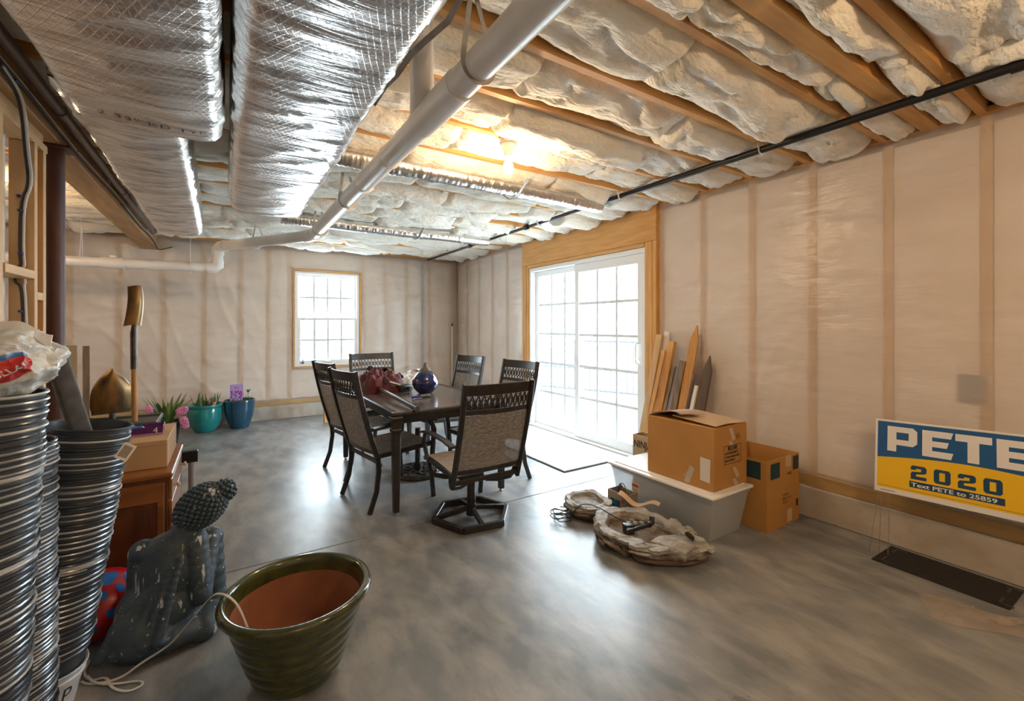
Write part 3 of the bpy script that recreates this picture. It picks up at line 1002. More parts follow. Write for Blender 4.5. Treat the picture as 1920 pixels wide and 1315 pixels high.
def back_pt(s, q):
    """s -1..1 across, q 0..1 up the back; chair faces +y"""
    y = -.235 - .165 * q - .012 * math.sin(PI * q) - .028 * (1 - s * s)
    return Vector((.235 * s, y, .40 + .635 * q))
def curve_bar(mb, q0, q1, th, s0=-1.0, s1=1.0, n=10):
    def f(u, v):
        p = back_pt(s0 + (s1 - s0) * u, q0 + (q1 - q0) * v)
        return p + Vector((0, th / 2, 0))
    mb.slabgrid(f, n, 1, (0, -th, 0))
def upper(root, swivel):
    B = M['bronze']
    mb = MB()
    def seat(u, v):
        s = 2 * u - 1
        return Vector((.235 * s, -.22 + .46 * v, .405 + .03 * v - .018 * (1 - s * s) * math.sin(PI * v) + .012 * math.sin(PI * v)))
    mb.slabgrid(seat, 10, 10, (0, 0, -.008))
    mb.build('seat', M['seat_sling'], root)
    mb = MB()
    mb.slabgrid(lambda u, v: back_pt(2 * u - 1, .08 + .60 * v), 12, 10, (0, -.004, 0))
    mb.build('backrest', M['sling'], root)
    mb = MB(); curve_bar(mb, .885, 1.0, .016); mb.build('top_rail', B, root, bevel=.004)
    mb = MB(); curve_bar(mb, .685, .735, .016); mb.build('back_rail', B, root, bevel=.003)
    mb = MB(); curve_bar(mb, .03, .08, .02); mb.build('back_rail', B, root, bevel=.003)
    # pierced lattice band
    mb = MB()
    q0, q1 = .737, .884
    n = 12
    for i in range(n):
        sA, sB = -1 + 2 * i / n, -1 + 2 * (i + 1) / n
        a, b, c, d = back_pt(sA, q0), back_pt(sB, q1), back_pt(sA, q1), back_pt(sB, q0)
        mb.bar(a, b, .006, .007, (0, 1, 0)).bar(c, d, .006, .007, (0, 1, 0))
        m0 = back_pt((sA + sB) / 2, (q0 + q1) / 2)
        pts = [m0 + Vector((.012 * math.cos(t), 0, .015 * math.sin(t))) for t in [2 * PI * k / 8 for k in range(8)]]
        mb.tube(pts, .0035, 4, closed=True)
        mq = back_pt(sA, (q0 + q1) / 2)
        pts = [mq + Vector((.010 * math.cos(t), 0, .020 * math.sin(t))) for t in [2 * PI * k / 8 for k in range(8)]]
        mb.tube(pts, .0035, 4, closed=True)
    mb.build('lattice_band', B, root, smooth=0)
    for s in (-1, 1):
        pts = [back_pt(s, q) + Vector((.014 * s, -.002, 0)) for q in (-.12, 0, .15, .35, .55, .75, .9, 1.01)]
        MB().ribbon(pts, .028, .036, (0, 1, 0)).build('back_post', B, root, bevel=.004)
        MB().ribbon([(.25 * s, -.24, .405), (.25 * s, 0, .415), (.25 * s, .22, .428), (.25 * s, .25, .415)], .024, .032).build('seat_rail', B, root, bevel=.004)
        pts = [(.268 * s, -.275, .615), (.272 * s, -.15, .635), (.275 * s, .05, .64), (.272 * s, .20, .628), (.268 * s, .25, .612)]
        MB().ribbon(pts, .048, .016).build('armrest', B, root, bevel=.004)
    MB().box((-.24, .235, .405), (.24, .26, .432)).build('seat_rail', B, root, bevel=.004)
    MB().box((-.24, -.235, .345), (.24, -.215, .375)).build('stretcher', B, root, bevel=.004)
    for s in (-1, 1):
        if swivel:
            pts = [(.268 * s, .20, .618), (.266 * s, .235, .54), (.258 * s, .20, .45), (.256 * s, .17, .415)]
            MB().ribbon(pts, .024, .03, (0, 1, 0)).build('arm_support', B, root, bevel=.004)
        else:
            pts = [(.268 * s, .205, .62), (.266 * s, .24, .54), (.262 * s, .23, .42), (.262 * s, .215, .22), (.264 * s, .235, .001)]
            MB().ribbon(pts, .026, .034, (0, 1, 0)).build('leg', B, root, bevel=.004)
            pts = [(.255 * s, -.232, .41), (.256 * s, -.225, .30), (.258 * s, -.245, .15), (.262 * s, -.30, .001)]
            MB().ribbon(pts, .026, .034, (0, 1, 0)).build('leg', B, root, bevel=.004)

def chair(label):
    r = thing('patio_chair', label, 'chair', group='patio chairs around the dining table')
    upper(r, False)
    return r
c0 = chair('dark patio armchair on the left long side of the table, nearest the camera')
c0.location = (1.125, 3.57, 0)
c0.rotation_euler = (0, 0, math.radians(-81))
for loc, rz, lab in (
        ((1.13, 4.38, 0), -81, 'dark patio armchair on the left long side of the table, partly behind the nearer one'),
        ((1.965, 3.50, 0), 95, 'dark patio armchair on the right side of the table beside the sliding door mat'),
        ((1.89, 4.37, 0), 97, 'dark patio armchair on the right side of the table behind the blue oil lamp'),
        ((1.475, 5.05, 0), 180, 'dark patio armchair at the far end of the table in front of the window')):
    c = copy_tree(c0)
    c.location = loc
    c.rotation_euler = (0, 0, math.radians(rz))
    c['label'] = lab

sw = thing('swivel_chair', 'dark swivel rocker patio armchair with hexagonal base, back to the camera', 'chair', (1.475, 2.84, 0), 0, 'patio chairs around the dining table')
upper(sw, True)
B = M['bronze']
hexp = [Vector((.275 * math.cos(a), .275 * math.sin(a), .025)) for a in [math.radians(-8 + 60 * k) for k in range(6)]]
mb = MB()
for a, b in zip(hexp, hexp[1:] + hexp[:1]):
    mb.bar(a, b, .03, .045)
ring = mb.build('base_ring', B, sw, bevel=.004)
for k in (0, 1.5, 3, 4.5):
    a = hexp[int(k)] if k == int(k) else (hexp[int(k)] + hexp[int(k) + 1 if int(k) + 1 < 6 else 0]) / 2
    MB().bar(Vector((0, 0, .075)), Vector((a.x * .95, a.y * .95, .035)), .03, .03).build('spoke', B, sw, bevel=.003)
MB().tube([(0, 0, .02), (0, 0, .29)], .03, 16).build('pedestal', B, sw)
MB().tube([(0, 0, .02), (0, 0, .10)], .037, 16).build('collar', B, sw)
MB().box((-.09, -.08, .285), (.09, .08, .305)).build('swivel_plate', B, sw, bevel=.003)
for s in (-1, 1):
    MB().ribbon([(.07 * s, -.08, .295), (.15 * s, -.12, .29), (.225 * s, -.16, .31), (.245 * s, -.19, .36), (.247 * s, -.2, .40)], .03, .03, (0, 1, 0)).build('rocker_spring', B, sw, bevel=.004)
    MB().ribbon([(.07 * s, .08, .295), (.15 * s, .12, .29), (.225 * s, .16, .31), (.245 * s, .17, .36), (.247 * s, .18, .41)], .03, .03, (0, 1, 0)).build('rocker_spring', B, sw, bevel=.004)
sw.scale = (1, 1, .97)

tb = thing('dining_table', 'dark metal patio dining table with stone look top', 'table', (1.475, 3.965, 0))
TX, TY = .475, .835
M['tabletop'] = P('stone_top', (0.17, 0.135, 0.115), 0.16, 0, (0.10, 0.085, 0.08), 7, (1, .5, 1), 6, .35, .65)
MB().box((-TX + .05, -TY + .05, .722), (TX - .05, TY - .05, .742)).build('table_top', M['tabletop'], tb)
for lo, hi in (((-TX, -TY), (TX, -TY + .05)), ((-TX, TY - .05), (TX, TY)), ((-TX, -TY + .051), (-TX + .05, TY - .051)), ((TX - .05, -TY + .051), (TX, TY - .051))):
    MB().box((lo[0], lo[1], .715), (hi[0], hi[1], .745)).build('edge_moulding', M['bronze'], tb, bevel=.008, segs=2)
for lo, hi in (((-TX + .04, -TY + .04), (TX - .04, -TY + .06)), ((-TX + .04, TY - .06), (TX - .04, TY - .04)), ((-TX + .04, -TY + .06), (-TX + .06, TY - .06)), ((TX - .06, -TY + .06), (TX - .04, TY - .06))):
    MB().box((lo[0], lo[1], .655), (hi[0], hi[1], .715)).build('apron', M['bronze'], tb)
for sx in (-1, 1):
    for sy in (-1, 1):
        x, y = sx * (TX - .03), sy * (TY - .03)
        mb = MB()
        mb.bar((x, y, .02), (x, y, .60), .042, .042, (0, 1, 0), .058, .058)
        mb.bar((x, y, .60), (x, y, .625), .072, .072, (0, 1, 0))
        mb.bar((x, y, .625), (x, y, .69), .062, .062, (0, 1, 0), .075, .075)
        mb.bar((x, y, .69), (x, y, .714), .085, .085, (0, 1, 0))
        leg = mb.build('leg', M['bronze'], tb, bevel=.004)
        MB().lathe([(0, 0), (.014, 0), (.014, .008), (.006, .012), (.006, .03), (0, .03)], 12, (x, y, 0)).build('glide', M['steel'], leg)

ub = thing('parasol_stand', 'round cast parasol stand with woven pattern under the table', 'parasol stand', (1.495, 3.95, 0))
M['cast'] = P('cast_bronze', (0.10, 0.085, 0.075), 0.38, 0.5, (0.055, 0.048, 0.043), 18)
MB().lathe([(0, 0), (.223, 0), (.230, .015), (.224, .035), (.21, .042), (.198, .036), (0, .034)], 40).build('disc', M['cast'], ub)
mb = MB()
for k in range(8):
    a = 2 * PI * k / 8
    for s in (-1, 1):
        pts = []
        for i in range(8):
            t = i / 7
            r = .06 + .135 * t
            an = a + s * .8 * math.sin(t * PI * .5)
            pts.append((r * math.cos(an), r * math.sin(an), .038 + .006 * math.sin(i * 2.2 + s)))
        mb.ribbon(pts, .016, .012)
mb.build('woven_relief', M['cast'], ub)
MB().tube([(0, 0, .03), (0, 0, .42)], .026, 16).build('stem', M['bronze'], ub)
MB().tube([(0, 0, .03), (0, 0, .10)], .04, 16).build('collar', M['bronze'], ub)
MB().tube([(.03, 0, .3), (.07, 0, .3)], .008, 8).ball((.08, 0, .3), .016).build('clamp_knob', M['black'], ub)

# ------------------------------------------------------------------ things on the table
def crumple(name, label, cat, loc, rx, ry, h, mat, seed, freq=9, fold=.05, edge=.0, group=None, rotz=0, n=60, flat=.55):
    t = thing(name, label, cat, loc, rotz, group)
    mb = MB()
    def f(u, v):
        a = 2 * PI * u
        r = v
        k = 1 + .22 * noise.noise(Vector((math.cos(a) * 1.6, math.sin(a) * 1.6, seed)))
        x, y = rx * r * k * math.cos(a), ry * r * k * math.sin(a)
        dome = max(0, 1 - r ** 2.4) ** flat
        n1 = 1 - abs(noise.noise(Vector((x * freq, y * freq, seed))))
        n2 = 1 - abs(noise.noise(Vector((x * freq * 2.1 + 3, y * freq * 1.7, seed + 5))))
        z = h * dome * (.75 + .35 * noise.noise(Vector((x * 4, y * 4, seed + 2)))) + dome ** .5 * (fold * (n1 ** 3) + fold * .5 * n2 ** 3 - fold * .6)
        dx = fold * .5 * noise.noise(Vector((x * freq, y * freq, seed + 9))) * dome
        return Vector((x + dx, y + dx, max(z, .001) if r < 1 else .0005))
    mb.grid(f, n, n // 2, True)
    bmesh.ops.remove_doubles(mb.bm, verts=mb.bm.verts, dist=1e-5)
    mb.build('heap', mat, t, smooth=80)
    return t
M['red_cloth'] = P('red_fabric', (0.12, 0.006, 0.012), 0.9, 0, (0.06, 0.003, 0.007), 8, sheen=.3)
M['dark_cloth'] = P('dark_red_lining', (0.05, 0.012, 0.014), 0.9)
um = crumple('folded_umbrella_canopy', 'crumpled dark red umbrella canopy heaped on the left of the table', 'canopy', (1.25, 4.40, .7425), .23, .35, .20, M['red_cloth'], 4, 9, .07)
mb = MB()
for k, (x, y, z, a) in enumerate(((.10, -.05, .10, .4), (.04, .14, .15, 1.9), (.14, .06, .07, 2.6), (-.02, -.16, .09, 5.2))):
    def f(u, v, x=x, y=y, z=z, a=a, k=k):
        t = (u - .5) * .26
        w = (v - .5) * .09
        zz = z + .03 * math.sin(u * 7 + k) + .035 * math.sin(v * PI)
        return Vector((x + t * math.cos(a) - w * math.sin(a), y + t * math.sin(a) + w * math.cos(a), max(zz, .004)))
    mb.slabgrid(f, 14, 5, (0, 0, -.003))
mb.build('dark_fold', M['dark_cloth'], um)
M['bag_white'] = P('white_bag_film', (0.80, 0.80, 0.82), 0.32, 0, (0.70, 0.72, 0.74), 6, bump=.4, bscale=24, bdist=.02)
wb2 = crumple('carrier_bag', 'crumpled white carrier bag with pink print beside the red canopy', 'bag', (1.69, 4.56, .7425), .23, .21, .15, M['bag_white'], 11, 12, .05)
mb = MB()
mb.slabgrid(lambda u, v: (-.02 + .11 * u, -.03 + .05 * v, .150 + .012 * math.sin(u * 6)), 8, 3, (0, 0, -.002))
mb.build('pink_print', P('pink_ink', (.62, .16, .25), .5), wb2)
up_ = thing('umbrella_pole', 'dark metal umbrella pole lying across the near left corner of the table', 'pole', (0, 0, 0))
MB().tube([(1.175, 4.22, .80), (1.165, 3.09, .765)], .0195, 18).build('tube', P('pole_bronze', (.075, .065, .06), .25, .6), up_)
MB().tube([(1.1655, 3.096, .7652), (1.165, 3.088, .765)], .021, 18).build('end_cap', M['cast'], up_)
MB().tube([(1.175, 4.22, .80), (1.176, 4.34, .805)], .011, 10).build('inner_tube', M['steel'], up_)
bc = thing('black_clamp', 'black plastic umbrella tilt clamp lying in front of the carrier bag', 'clamp', (1.42, 4.14, .7425), .35)
MB().box((-.07, -.05, 0), (.07, .05, .065)).build('housing', M['black'], bc, bevel=.01, segs=2)
MB().tube([(-.05, -.02, .066), (-.13, .04, .10)], .012, 10).build('rod', M['steel'], bc)
MB().tube([(.03, -.052, .03), (.03, -.075, .03)], .02, 14).build('knob', M['cast'], bc)
sd_ = thing('screwdriver', 'screwdriver with blue sleeve and grey grip on the table below the oil lamp', 'tool', (1.405, 3.66, .7425), math.radians(6))
MB().tube([(-.075, 0, .014), (0, 0, .014)], .013, 12).build('sleeve', P('blue_grip', (.01, .025, .30), .35), sd_)
MB().lathe([(0, 0), (.012, .002), (.017, .012), (.013, .03), (.017, .05), (.017, .085), (.012, .095), (0, .098)], 14, M=tr(0, 0, .017) @ rot('Y', 90)).build('grip', P('grey_grip', (.09, .10, .09), .5), sd_)
MB().tube([(.0, -.03, .006), (-.09, -.032, .006)], .004, 8).build('blade', M['steel'], sd_)
vs = thing('oil_lamp', 'round cobalt blue glazed oil lamp with brown pointed stopper on the table', 'oil lamp', (1.56, 3.93, .7425))
M['cobalt'] = P('cobalt_glaze', (.003, .011, .11), .06, 0, (.001, .002, .02), 3, (1, 1, 3), coat=1.0)
MB().lathe([(0, 0), (.055, 0), (.075, .012), (.105, .045), (.122, .085), (.120, .115), (.10, .155), (.072, .19), (.052, .208), (0, .21)], 36).build('body', M['cobalt'], vs, smooth=60)
MB().lathe([(0, .208), (.053, .208), (.046, .222), (.026, .238), (.016, .258), (.015, .272), (.010, .282), (0, .284)], 24).build('stopper', P('brown_clay', (.11, .08, .06), .7), vs, smooth=60)

# ------------------------------------------------------------------ mat by the door
rg = thing('door_mat', 'pale striped woven rug in front of the sliding door', 'rug', (2.645, 3.22, .0005))
rgm = [P('rug_pale', (.62, .60, .57), .95, 0, (.52, .50, .48), 90, bump=.6, bscale=180, bdist=.004), P('rug_grey', (.33, .33, .32), .95, 0, (.5, .49, .47), 120, bump=.6, bscale=180, bdist=.004)]
MB().box((0, 0, 0), (.845, 1.75, .008)).build('backing', P('rug_edge', (.06, .06, .06), .9), rg)
y = .012
k = 0
while y < 1.73:
    w = (.22, .15, .19, .13)[k % 4]
    MB().box((.010, y, .0081), (.835, min(y + w, 1.738), .013)).build('stripe', rgm[k % 2], rg)
    y += w
    k += 1

br = thing('broom_handle', 'thin white broom handle with black tip leaning in the far corner', 'pole', (3.40, 7.30, 0))
MB().tube([(0, 0, .001), (.02, .03, 1.36)], .011, 10).build('shaft', P('ivory', (.72, .68, .6), .5), br)
MB().tube([(.02, .03, 1.36), (.0215, .032, 1.41)], .014, 10).build('tip', M['black'], br)
wk = thing('timber_block', 'short pine board standing on end below the window', 'board', (1.22, 6.72, 0), .3)
MB().box((-.07, -.02, 0), (.07, .02, .31)).build('board', M['pine_z'], wk, bevel=.003)
# ------------------------------------------------------------------ storage tote and cartons on the right
M['card'] = P('cardboard', (0.50, 0.25, 0.07), 0.8, 0, (0.44, 0.21, 0.055), 2.5, bump=.1, bscale=60, bdist=.002)
M['card_in'] = P('cardboard_inside', (0.46, 0.27, 0.12), 0.85)
M['card_pale'] = P('pale_cardboard', (0.52, 0.34, 0.19), 0.8, 0, (0.47, 0.30, 0.16), 3)
M['ink'] = P('black_ink', (0.03, 0.022, 0.018), .8)
M['label'] = P('paper_label', (0.74, 0.68, 0.60), .7)
M['tape'] = add_alpha(P('packing_tape', (0.72, 0.62, 0.52), .2), .25)
M['teal_print'] = P('teal_print', (.012, .05, .06), .7)

tt = thing('storage_tote', 'frosted clear plastic tote with white lid under the cartons', 'tote', (2.73, 2.075, 0))
M['frost'] = add_alpha(P('frosted_plastic', (0.74, 0.76, 0.78), .35, 0, (.66, .69, .72), 3), .62)
M['lid'] = P('lid_plastic', (0.86, 0.84, 0.83), .35)
def frustum(mb, a, b, z0, z1, t):
    o0 = [(-a[0], -a[1]), (a[0], -a[1]), (a[0], a[1]), (-a[0], a[1])]
    o1 = [(-b[0], -b[1]), (b[0], -b[1]), (b[0], b[1]), (-b[0], b[1])]
    def ins(p, k):
        return [(x - math.copysign(k, x), y - math.copysign(k, y)) for x, y in p]
    R = [[mb.bm.verts.new((x, y, z)) for x, y in p] for p, z in ((o0, z0), (o1, z1), (ins(o1, t), z1), (ins(o0, t), z0 + t))]
    for A, B_ in zip(R, R[1:]):
        for k in range(4):
            mb.bm.faces.new((A[k], A[(k + 1) % 4], B_[(k + 1) % 4], B_[k]))
    mb.bm.faces.new(R[0][::-1])
    mb.bm.faces.new(R[3])
    return mb
frustum(MB(), (.165, .385), (.205, .43), .002, .285, .004).build('tub', M['frost'], tt, bevel=.012, segs=2)
frustum(MB(), (.209, .434), (.216, .441), .262, .290, .008).build('tub_lip', M['frost'], tt, bevel=.004)
MB().box((-.226, -.452, .291), (.226, .452, .312)).build('lid', M['lid'], tt, bevel=.009, segs=2)
MB().box((-.19, -.41, .312), (.19, .41, .319)).build('lid_panel', M['lid'], tt, bevel=.004)
# paper label on the long face
n_ = Vector((-1, 0, -.14)).normalized()
def tote_pt(y, z, e=.002):
    x = -.165 - .04 * (z / .285)
    return Vector((x, y, z)) + n_ * e
MB().quad(tote_pt(.23, .10), tote_pt(.16, .10), tote_pt(.16, .21), tote_pt(.23, .21)).build('paper_label', M['label'], tt, smooth=0)
MB().quad(tote_pt(.225, .18, .003), tote_pt(.165, .18, .003), tote_pt(.165, .202, .003), tote_pt(.225, .202, .003)).build('label_print', P('red_ink', (.6, .07, .04), .7), tt, smooth=0)
mb = MB()
for i in range(5):
    mb.quad(tote_pt(.222, .115 + i * .012, .003), tote_pt(.175 + .004 * (i % 2), .115 + i * .012, .003), tote_pt(.175 + .004 * (i % 2), .118 + i * .012, .003), tote_pt(.222, .118 + i * .012, .003))
mb.build('label_print', M['ink'], tt, smooth=0)
sl = thing('string_lights', 'tangled ball of warm string lights inside the clear tote', 'string lights', (2.665, 1.80, .075))
mb = MB()
for k in range(16):
    q = Euler((random.uniform(0, 6), random.uniform(0, 6), 0)).to_matrix()
    r = .045 + .018 * random.random()
    mb.tube([q @ Vector((r * math.cos(2 * PI * j / 16), r * math.sin(2 * PI * j / 16), random.uniform(-.006, .006))) for j in range(16)], .0025, 5, closed=True)
mb.build('wire', P('copper_wire', (.75, .50, .32), .3, .6), sl)
dk = crumple('dark_blanket', 'folded dark grey blanket inside the clear tote', 'blanket', (2.745, 2.02, .008), .125, .20, .16, P('dark_wool', (.09, .095, .11), .95), 31, 8, .03, n=40)

def carton(name, label, lo, hi, mat, open_top=False, rz=0):
    cx, cy = (lo[0] + hi[0]) / 2, (lo[1] + hi[1]) / 2
    t = thing(name, label, 'box', (cx, cy, lo[2]), rz)
    hx, hy, h = (hi[0] - lo[0]) / 2, (hi[1] - lo[1]) / 2, hi[2] - lo[2]
    if open_top:
        frustum(MB(), (hx, hy), (hx, hy), 0, h, .006).build('carton', mat, t)
    else:
        MB().box((-hx, -hy, 0), (hx, hy, h)).build('carton', mat, t, bevel=.004)
    return t, hx, hy, h
bx, hx, hy, h = carton('receiver_carton', 'large brown carton marked RECEIVER on top of the clear tote', (2.575, 1.665, .3195), (2.945, 2.19, .722), M['card'])
# -x face: right is -y; -y face: right is +x
e = .0012
MB().slabgrid(lambda u, v: (-hx + .02 + (2 * hx - .03) * u, -hy + 2 * hy * v * .62, h + .012 + .018 * v + .006 * math.sin(u * 5)), 6, 4, (0, 0, -.004)).build('flap', M['card_pale'], bx)
MB().slabgrid(lambda u, v: (-hx + .01 + (2 * hx - .05) * u, hy - 2 * hy * v * .42, h + .004 + .055 * math.sin(v * PI * .55) * (1 - .5 * u)), 6, 6, (0, 0, -.004)).build('flap', M['card_pale'], bx)
MB().slabgrid(lambda u, v: (-hx + .16 * u, -.02 + .16 * v - .08 * u, h + .052 + .012 * math.sin(v * 4)), 4, 4, (0, 0, -.003)).build('torn_flap', P('torn_card', (.42, .30, .2), .85), bx)
MB().quad((-hx - e, -.165, .055), (-hx - e, -.235, .05), (-hx - e, -.238, .20), (-hx - e, -.165, .205)).build('paper_label', M['label'], bx, smooth=0)
mb = MB()
mb.quad((-hx - e, -.045, .01), (-hx - e, -.085, .01), (-hx - e, -.125, .115), (-hx - e, -.09, .13))
mb.quad((-hx - 2 * e, -.085, .10), (-hx - 2 * e, -.115, .135), (-hx - 2 * e, -.05, .06), (-hx - 2 * e, -.04, .03))
mb.build('tape', M['tape'], bx, smooth=0)
X0 = -hx
mb = MB()
for a0, b0, a1, b1 in ((.16, .385, .20, .30), (.155, .30, .19, .245), (.20, .125, .245, .05), (.20, .05, .23, .0)):
    MB().quad((X0 + a0, -hy - e, b0), (X0 + a1, -hy - e, b1), (X0 + a1 + .035, -hy - e, b1 + .01), (X0 + a0 + .035, -hy - e, b0)).build('tape', M['tape'], bx, smooth=0)
mb = MB()
fx0, fx1, fz0_, fz1_ = X0 + .105, X0 + .295, .155, .275
for q in (((fx0, fz0_), (fx1, fz0_ + .003)), ((fx0, fz1_ - .003), (fx1, fz1_)), ((fx0, fz0_), (fx0 + .003, fz1_)), ((fx1 - .003, fz0_), (fx1, fz1_)), ((fx0 + .03, .238), (fx1 - .03, .240))):
    (a0, b0), (a1, b1) = q
    mb.quad((a0, -hy - 2 * e, b0), (a1, -hy - 2 * e, b0), (a1, -hy - 2 * e, b1), (a0, -hy - 2 * e, b1))
mb.build('printed_frame', M['ink'], bx, smooth=0)
text('RECEIVER!', .032, M['ink'], bx, ((fx0 + fx1) / 2, -hy - 2 * e, .246), (1, 0, 0), (0, 0, 1), .72, 'CENTER', bold=.0012)
for i, s in enumerate(('COUNT GOODS PROMPTLY', 'IF LOSS OR DAMAGE IS NOTED', 'SIGN ACCORDINGLY')):
    text(s, .019, M['ink'], bx, (fx0 + .012, -hy - 2 * e, .218 - i * .023), (1, 0, 0), (0, 0, 1), .60, bold=.0008)
text('VA', .07, P('pencil', (.30, .14, .05), .8), bx, (X0 + .24, -hy - 2 * e, .295), (1, 0, .2), (-.1, 0, 1), .6)

b2, hx, hy, h = carton('tall_carton', 'tall open brown carton with dark teal printed squares by the wall', (2.995, 1.56, .0005), (3.425, 1.93, .47), M['card'], True)
mb = MB()
def pq(mb, a0, b0, a1, b1):
    mb.quad((a0, -hy - e, b0), (a1, -hy - e, b0), (a1, -hy - e, b1), (a0, -hy - e, b1))
pq(mb, -hx + .045, .34, -hx + .165, .445)
mb.build('printed_square', M['teal_print'], b2, smooth=0)
mb = MB()
pq(mb, hx - .09, .36, hx - .012, .455)
mb.build('printed_square', M['teal_print'], b2, smooth=0)
mb = MB()
mb.quad((-hx - e, -hy + .17, .34), (-hx - e, -hy + .04, .34), (-hx - e, -hy + .04, .455), (-hx - e, -hy + .17, .455))
mb.build('printed_square', M['teal_print'], b2, smooth=0)
ptm = P('paper_tape', (.55, .42, .24), .7)
for q in ((hx - .19, .395, hx - .115, .475), (hx - .17, .012, hx - .10, .10)):
    mb = MB(); pq(mb, *q); mb.build('tape', ptm, b2, smooth=0)
for k, (s, x, z, sz) in enumerate((('WINE', hx - .17, .335, .035), ('CONTENTS', -hx + .20, .20, .022), ('HANDLE WITH CARE', -hx + .20, .175, .018), ('THIS SIDE UP', -hx + .20, .15, .018))):
    text(s, sz, M['ink'], b2, (x, -hy - e, z), (1, 0, 0), (0, 0, 1), .7)
text('Blvd', .04, M['ink'], b2, (-.05, hy - .0075, .385), (1, 0, 0), (0, 0, 1), .8)
mb = MB(); pq(mb, hx - .045, .10, hx - .018, .15); mb.build('printed_mark', M['ink'], b2, smooth=0)

b3, hx, hy, h = carton('open_carton', 'pale open carton lettered NIN behind the tote by the glass door', (3.01, 2.42, .0005), (3.15, 2.72, .42), M['card_pale'], True)
text('NINJA', .085, M['ink'], b3, (-hx - e, hy - .012, .315), (0, -1, 0), (0, 0, 1), .8, bold=.002)
b3.rotation_euler = (0, 0, .03)

b4, hx, hy, h = carton('pump_box', 'small open printed box holding a black cord beside the tote', (2.405, 2.235, .0005), (2.52, 2.42, .15), P('pump_box_card', (.33, .27, .21), .7), True)
MB().quad((-hx - e, hy - .03, .012), (-hx - e, -hy + .06, .012), (-hx - e, -hy + .06, .095), (-hx - e, hy - .03, .095)).build('printed_picture', P('teal_picture', (.03, .22, .27), .5, 0, (.01, .05, .08), 30), b4, smooth=0)
MB().prism([(.014 * math.cos(2 * PI * k / 16), .014 * math.sin(2 * PI * k / 16)) for k in range(16)], .001, tr(-hx - e, -hy + .035, .10) @ rot('Y', -90)).build('printed_seal', P('red_seal', (.5, .08, .04), .6), b4)
pc = thing('power_cable', 'black power cord looped upright in the small printed box', 'cable', (2.462, 2.34, .045))
mb = MB()
for k in range(4):
    a = .4 + k * .55
    pts = [(math.cos(a) * .028 * math.sin(t) + .006 * k - .01, math.sin(a) * .028 * math.sin(t), .085 + .085 * (1 - math.cos(t)) / 2 * (1 + .18 * (k % 2)) - .03) for t in [2 * PI * j / 18 for j in range(18)]]
    mb.tube(pts, .0035, 6, closed=True)
mb.box((-.02, -.03, .007), (.02, .03, .07))
mb.build('cord', M['cable_black'], pc)

# ------------------------------------------------------------------ stone look fountain pieces
def rock_mat():
    m = P('slate_resin', (0.40, 0.39, 0.37), .75, 0, (0.24, 0.22, 0.19), 11, (1, 1, 2.5), 6, .4, .65, .9, 22, .02)
    nt = m.node_tree
    L = nt.links.new
    b = nt.nodes['Principled BSDF']
    tc = nt.nodes.new('ShaderNodeTexCoord')
    sx = nt.nodes.new('ShaderNodeSeparateXYZ')
    L(tc.outputs['Object'], sx.inputs[0])
    n = nt.nodes.new('ShaderNodeTexNoise')
    n.inputs['Scale'].default_value = 14
    n.inputs['Detail'].default_value = 5
    L(tc.outputs['Object'], n.inputs['Vector'])
    ma = nt.nodes.new('ShaderNodeMath'); ma.operation = 'MULTIPLY_ADD'
    ma.inputs[1].default_value = .09; ma.inputs[2].default_value = -.045
    L(n.outputs['Fac'], ma.inputs[0])
    ad = nt.nodes.new('ShaderNodeMath'); ad.operation = 'ADD'
    L(sx.outputs['Z'], ad.inputs[0]); L(ma.outputs[0], ad.inputs[1])
    r = nt.nodes.new('ShaderNodeMapRange')
    r.inputs['From Min'].default_value = .055; r.inputs['From Max'].default_value = .09
    L(ad.outputs[0], r.inputs['Value'])
    mx = nt.nodes.new('ShaderNodeMix'); mx.data_type = 'RGBA'
    mx.inputs['A'].default_value = (.15, .105, .07, 1)
    L(b.inputs['Base Color'].links[0].from_socket, mx.inputs['B'])
    L(r.outputs[0], mx.inputs['Factor'])
    L(mx.outputs['Result'], b.inputs['Base Color'])
    return m
M['slate'] = rock_mat()
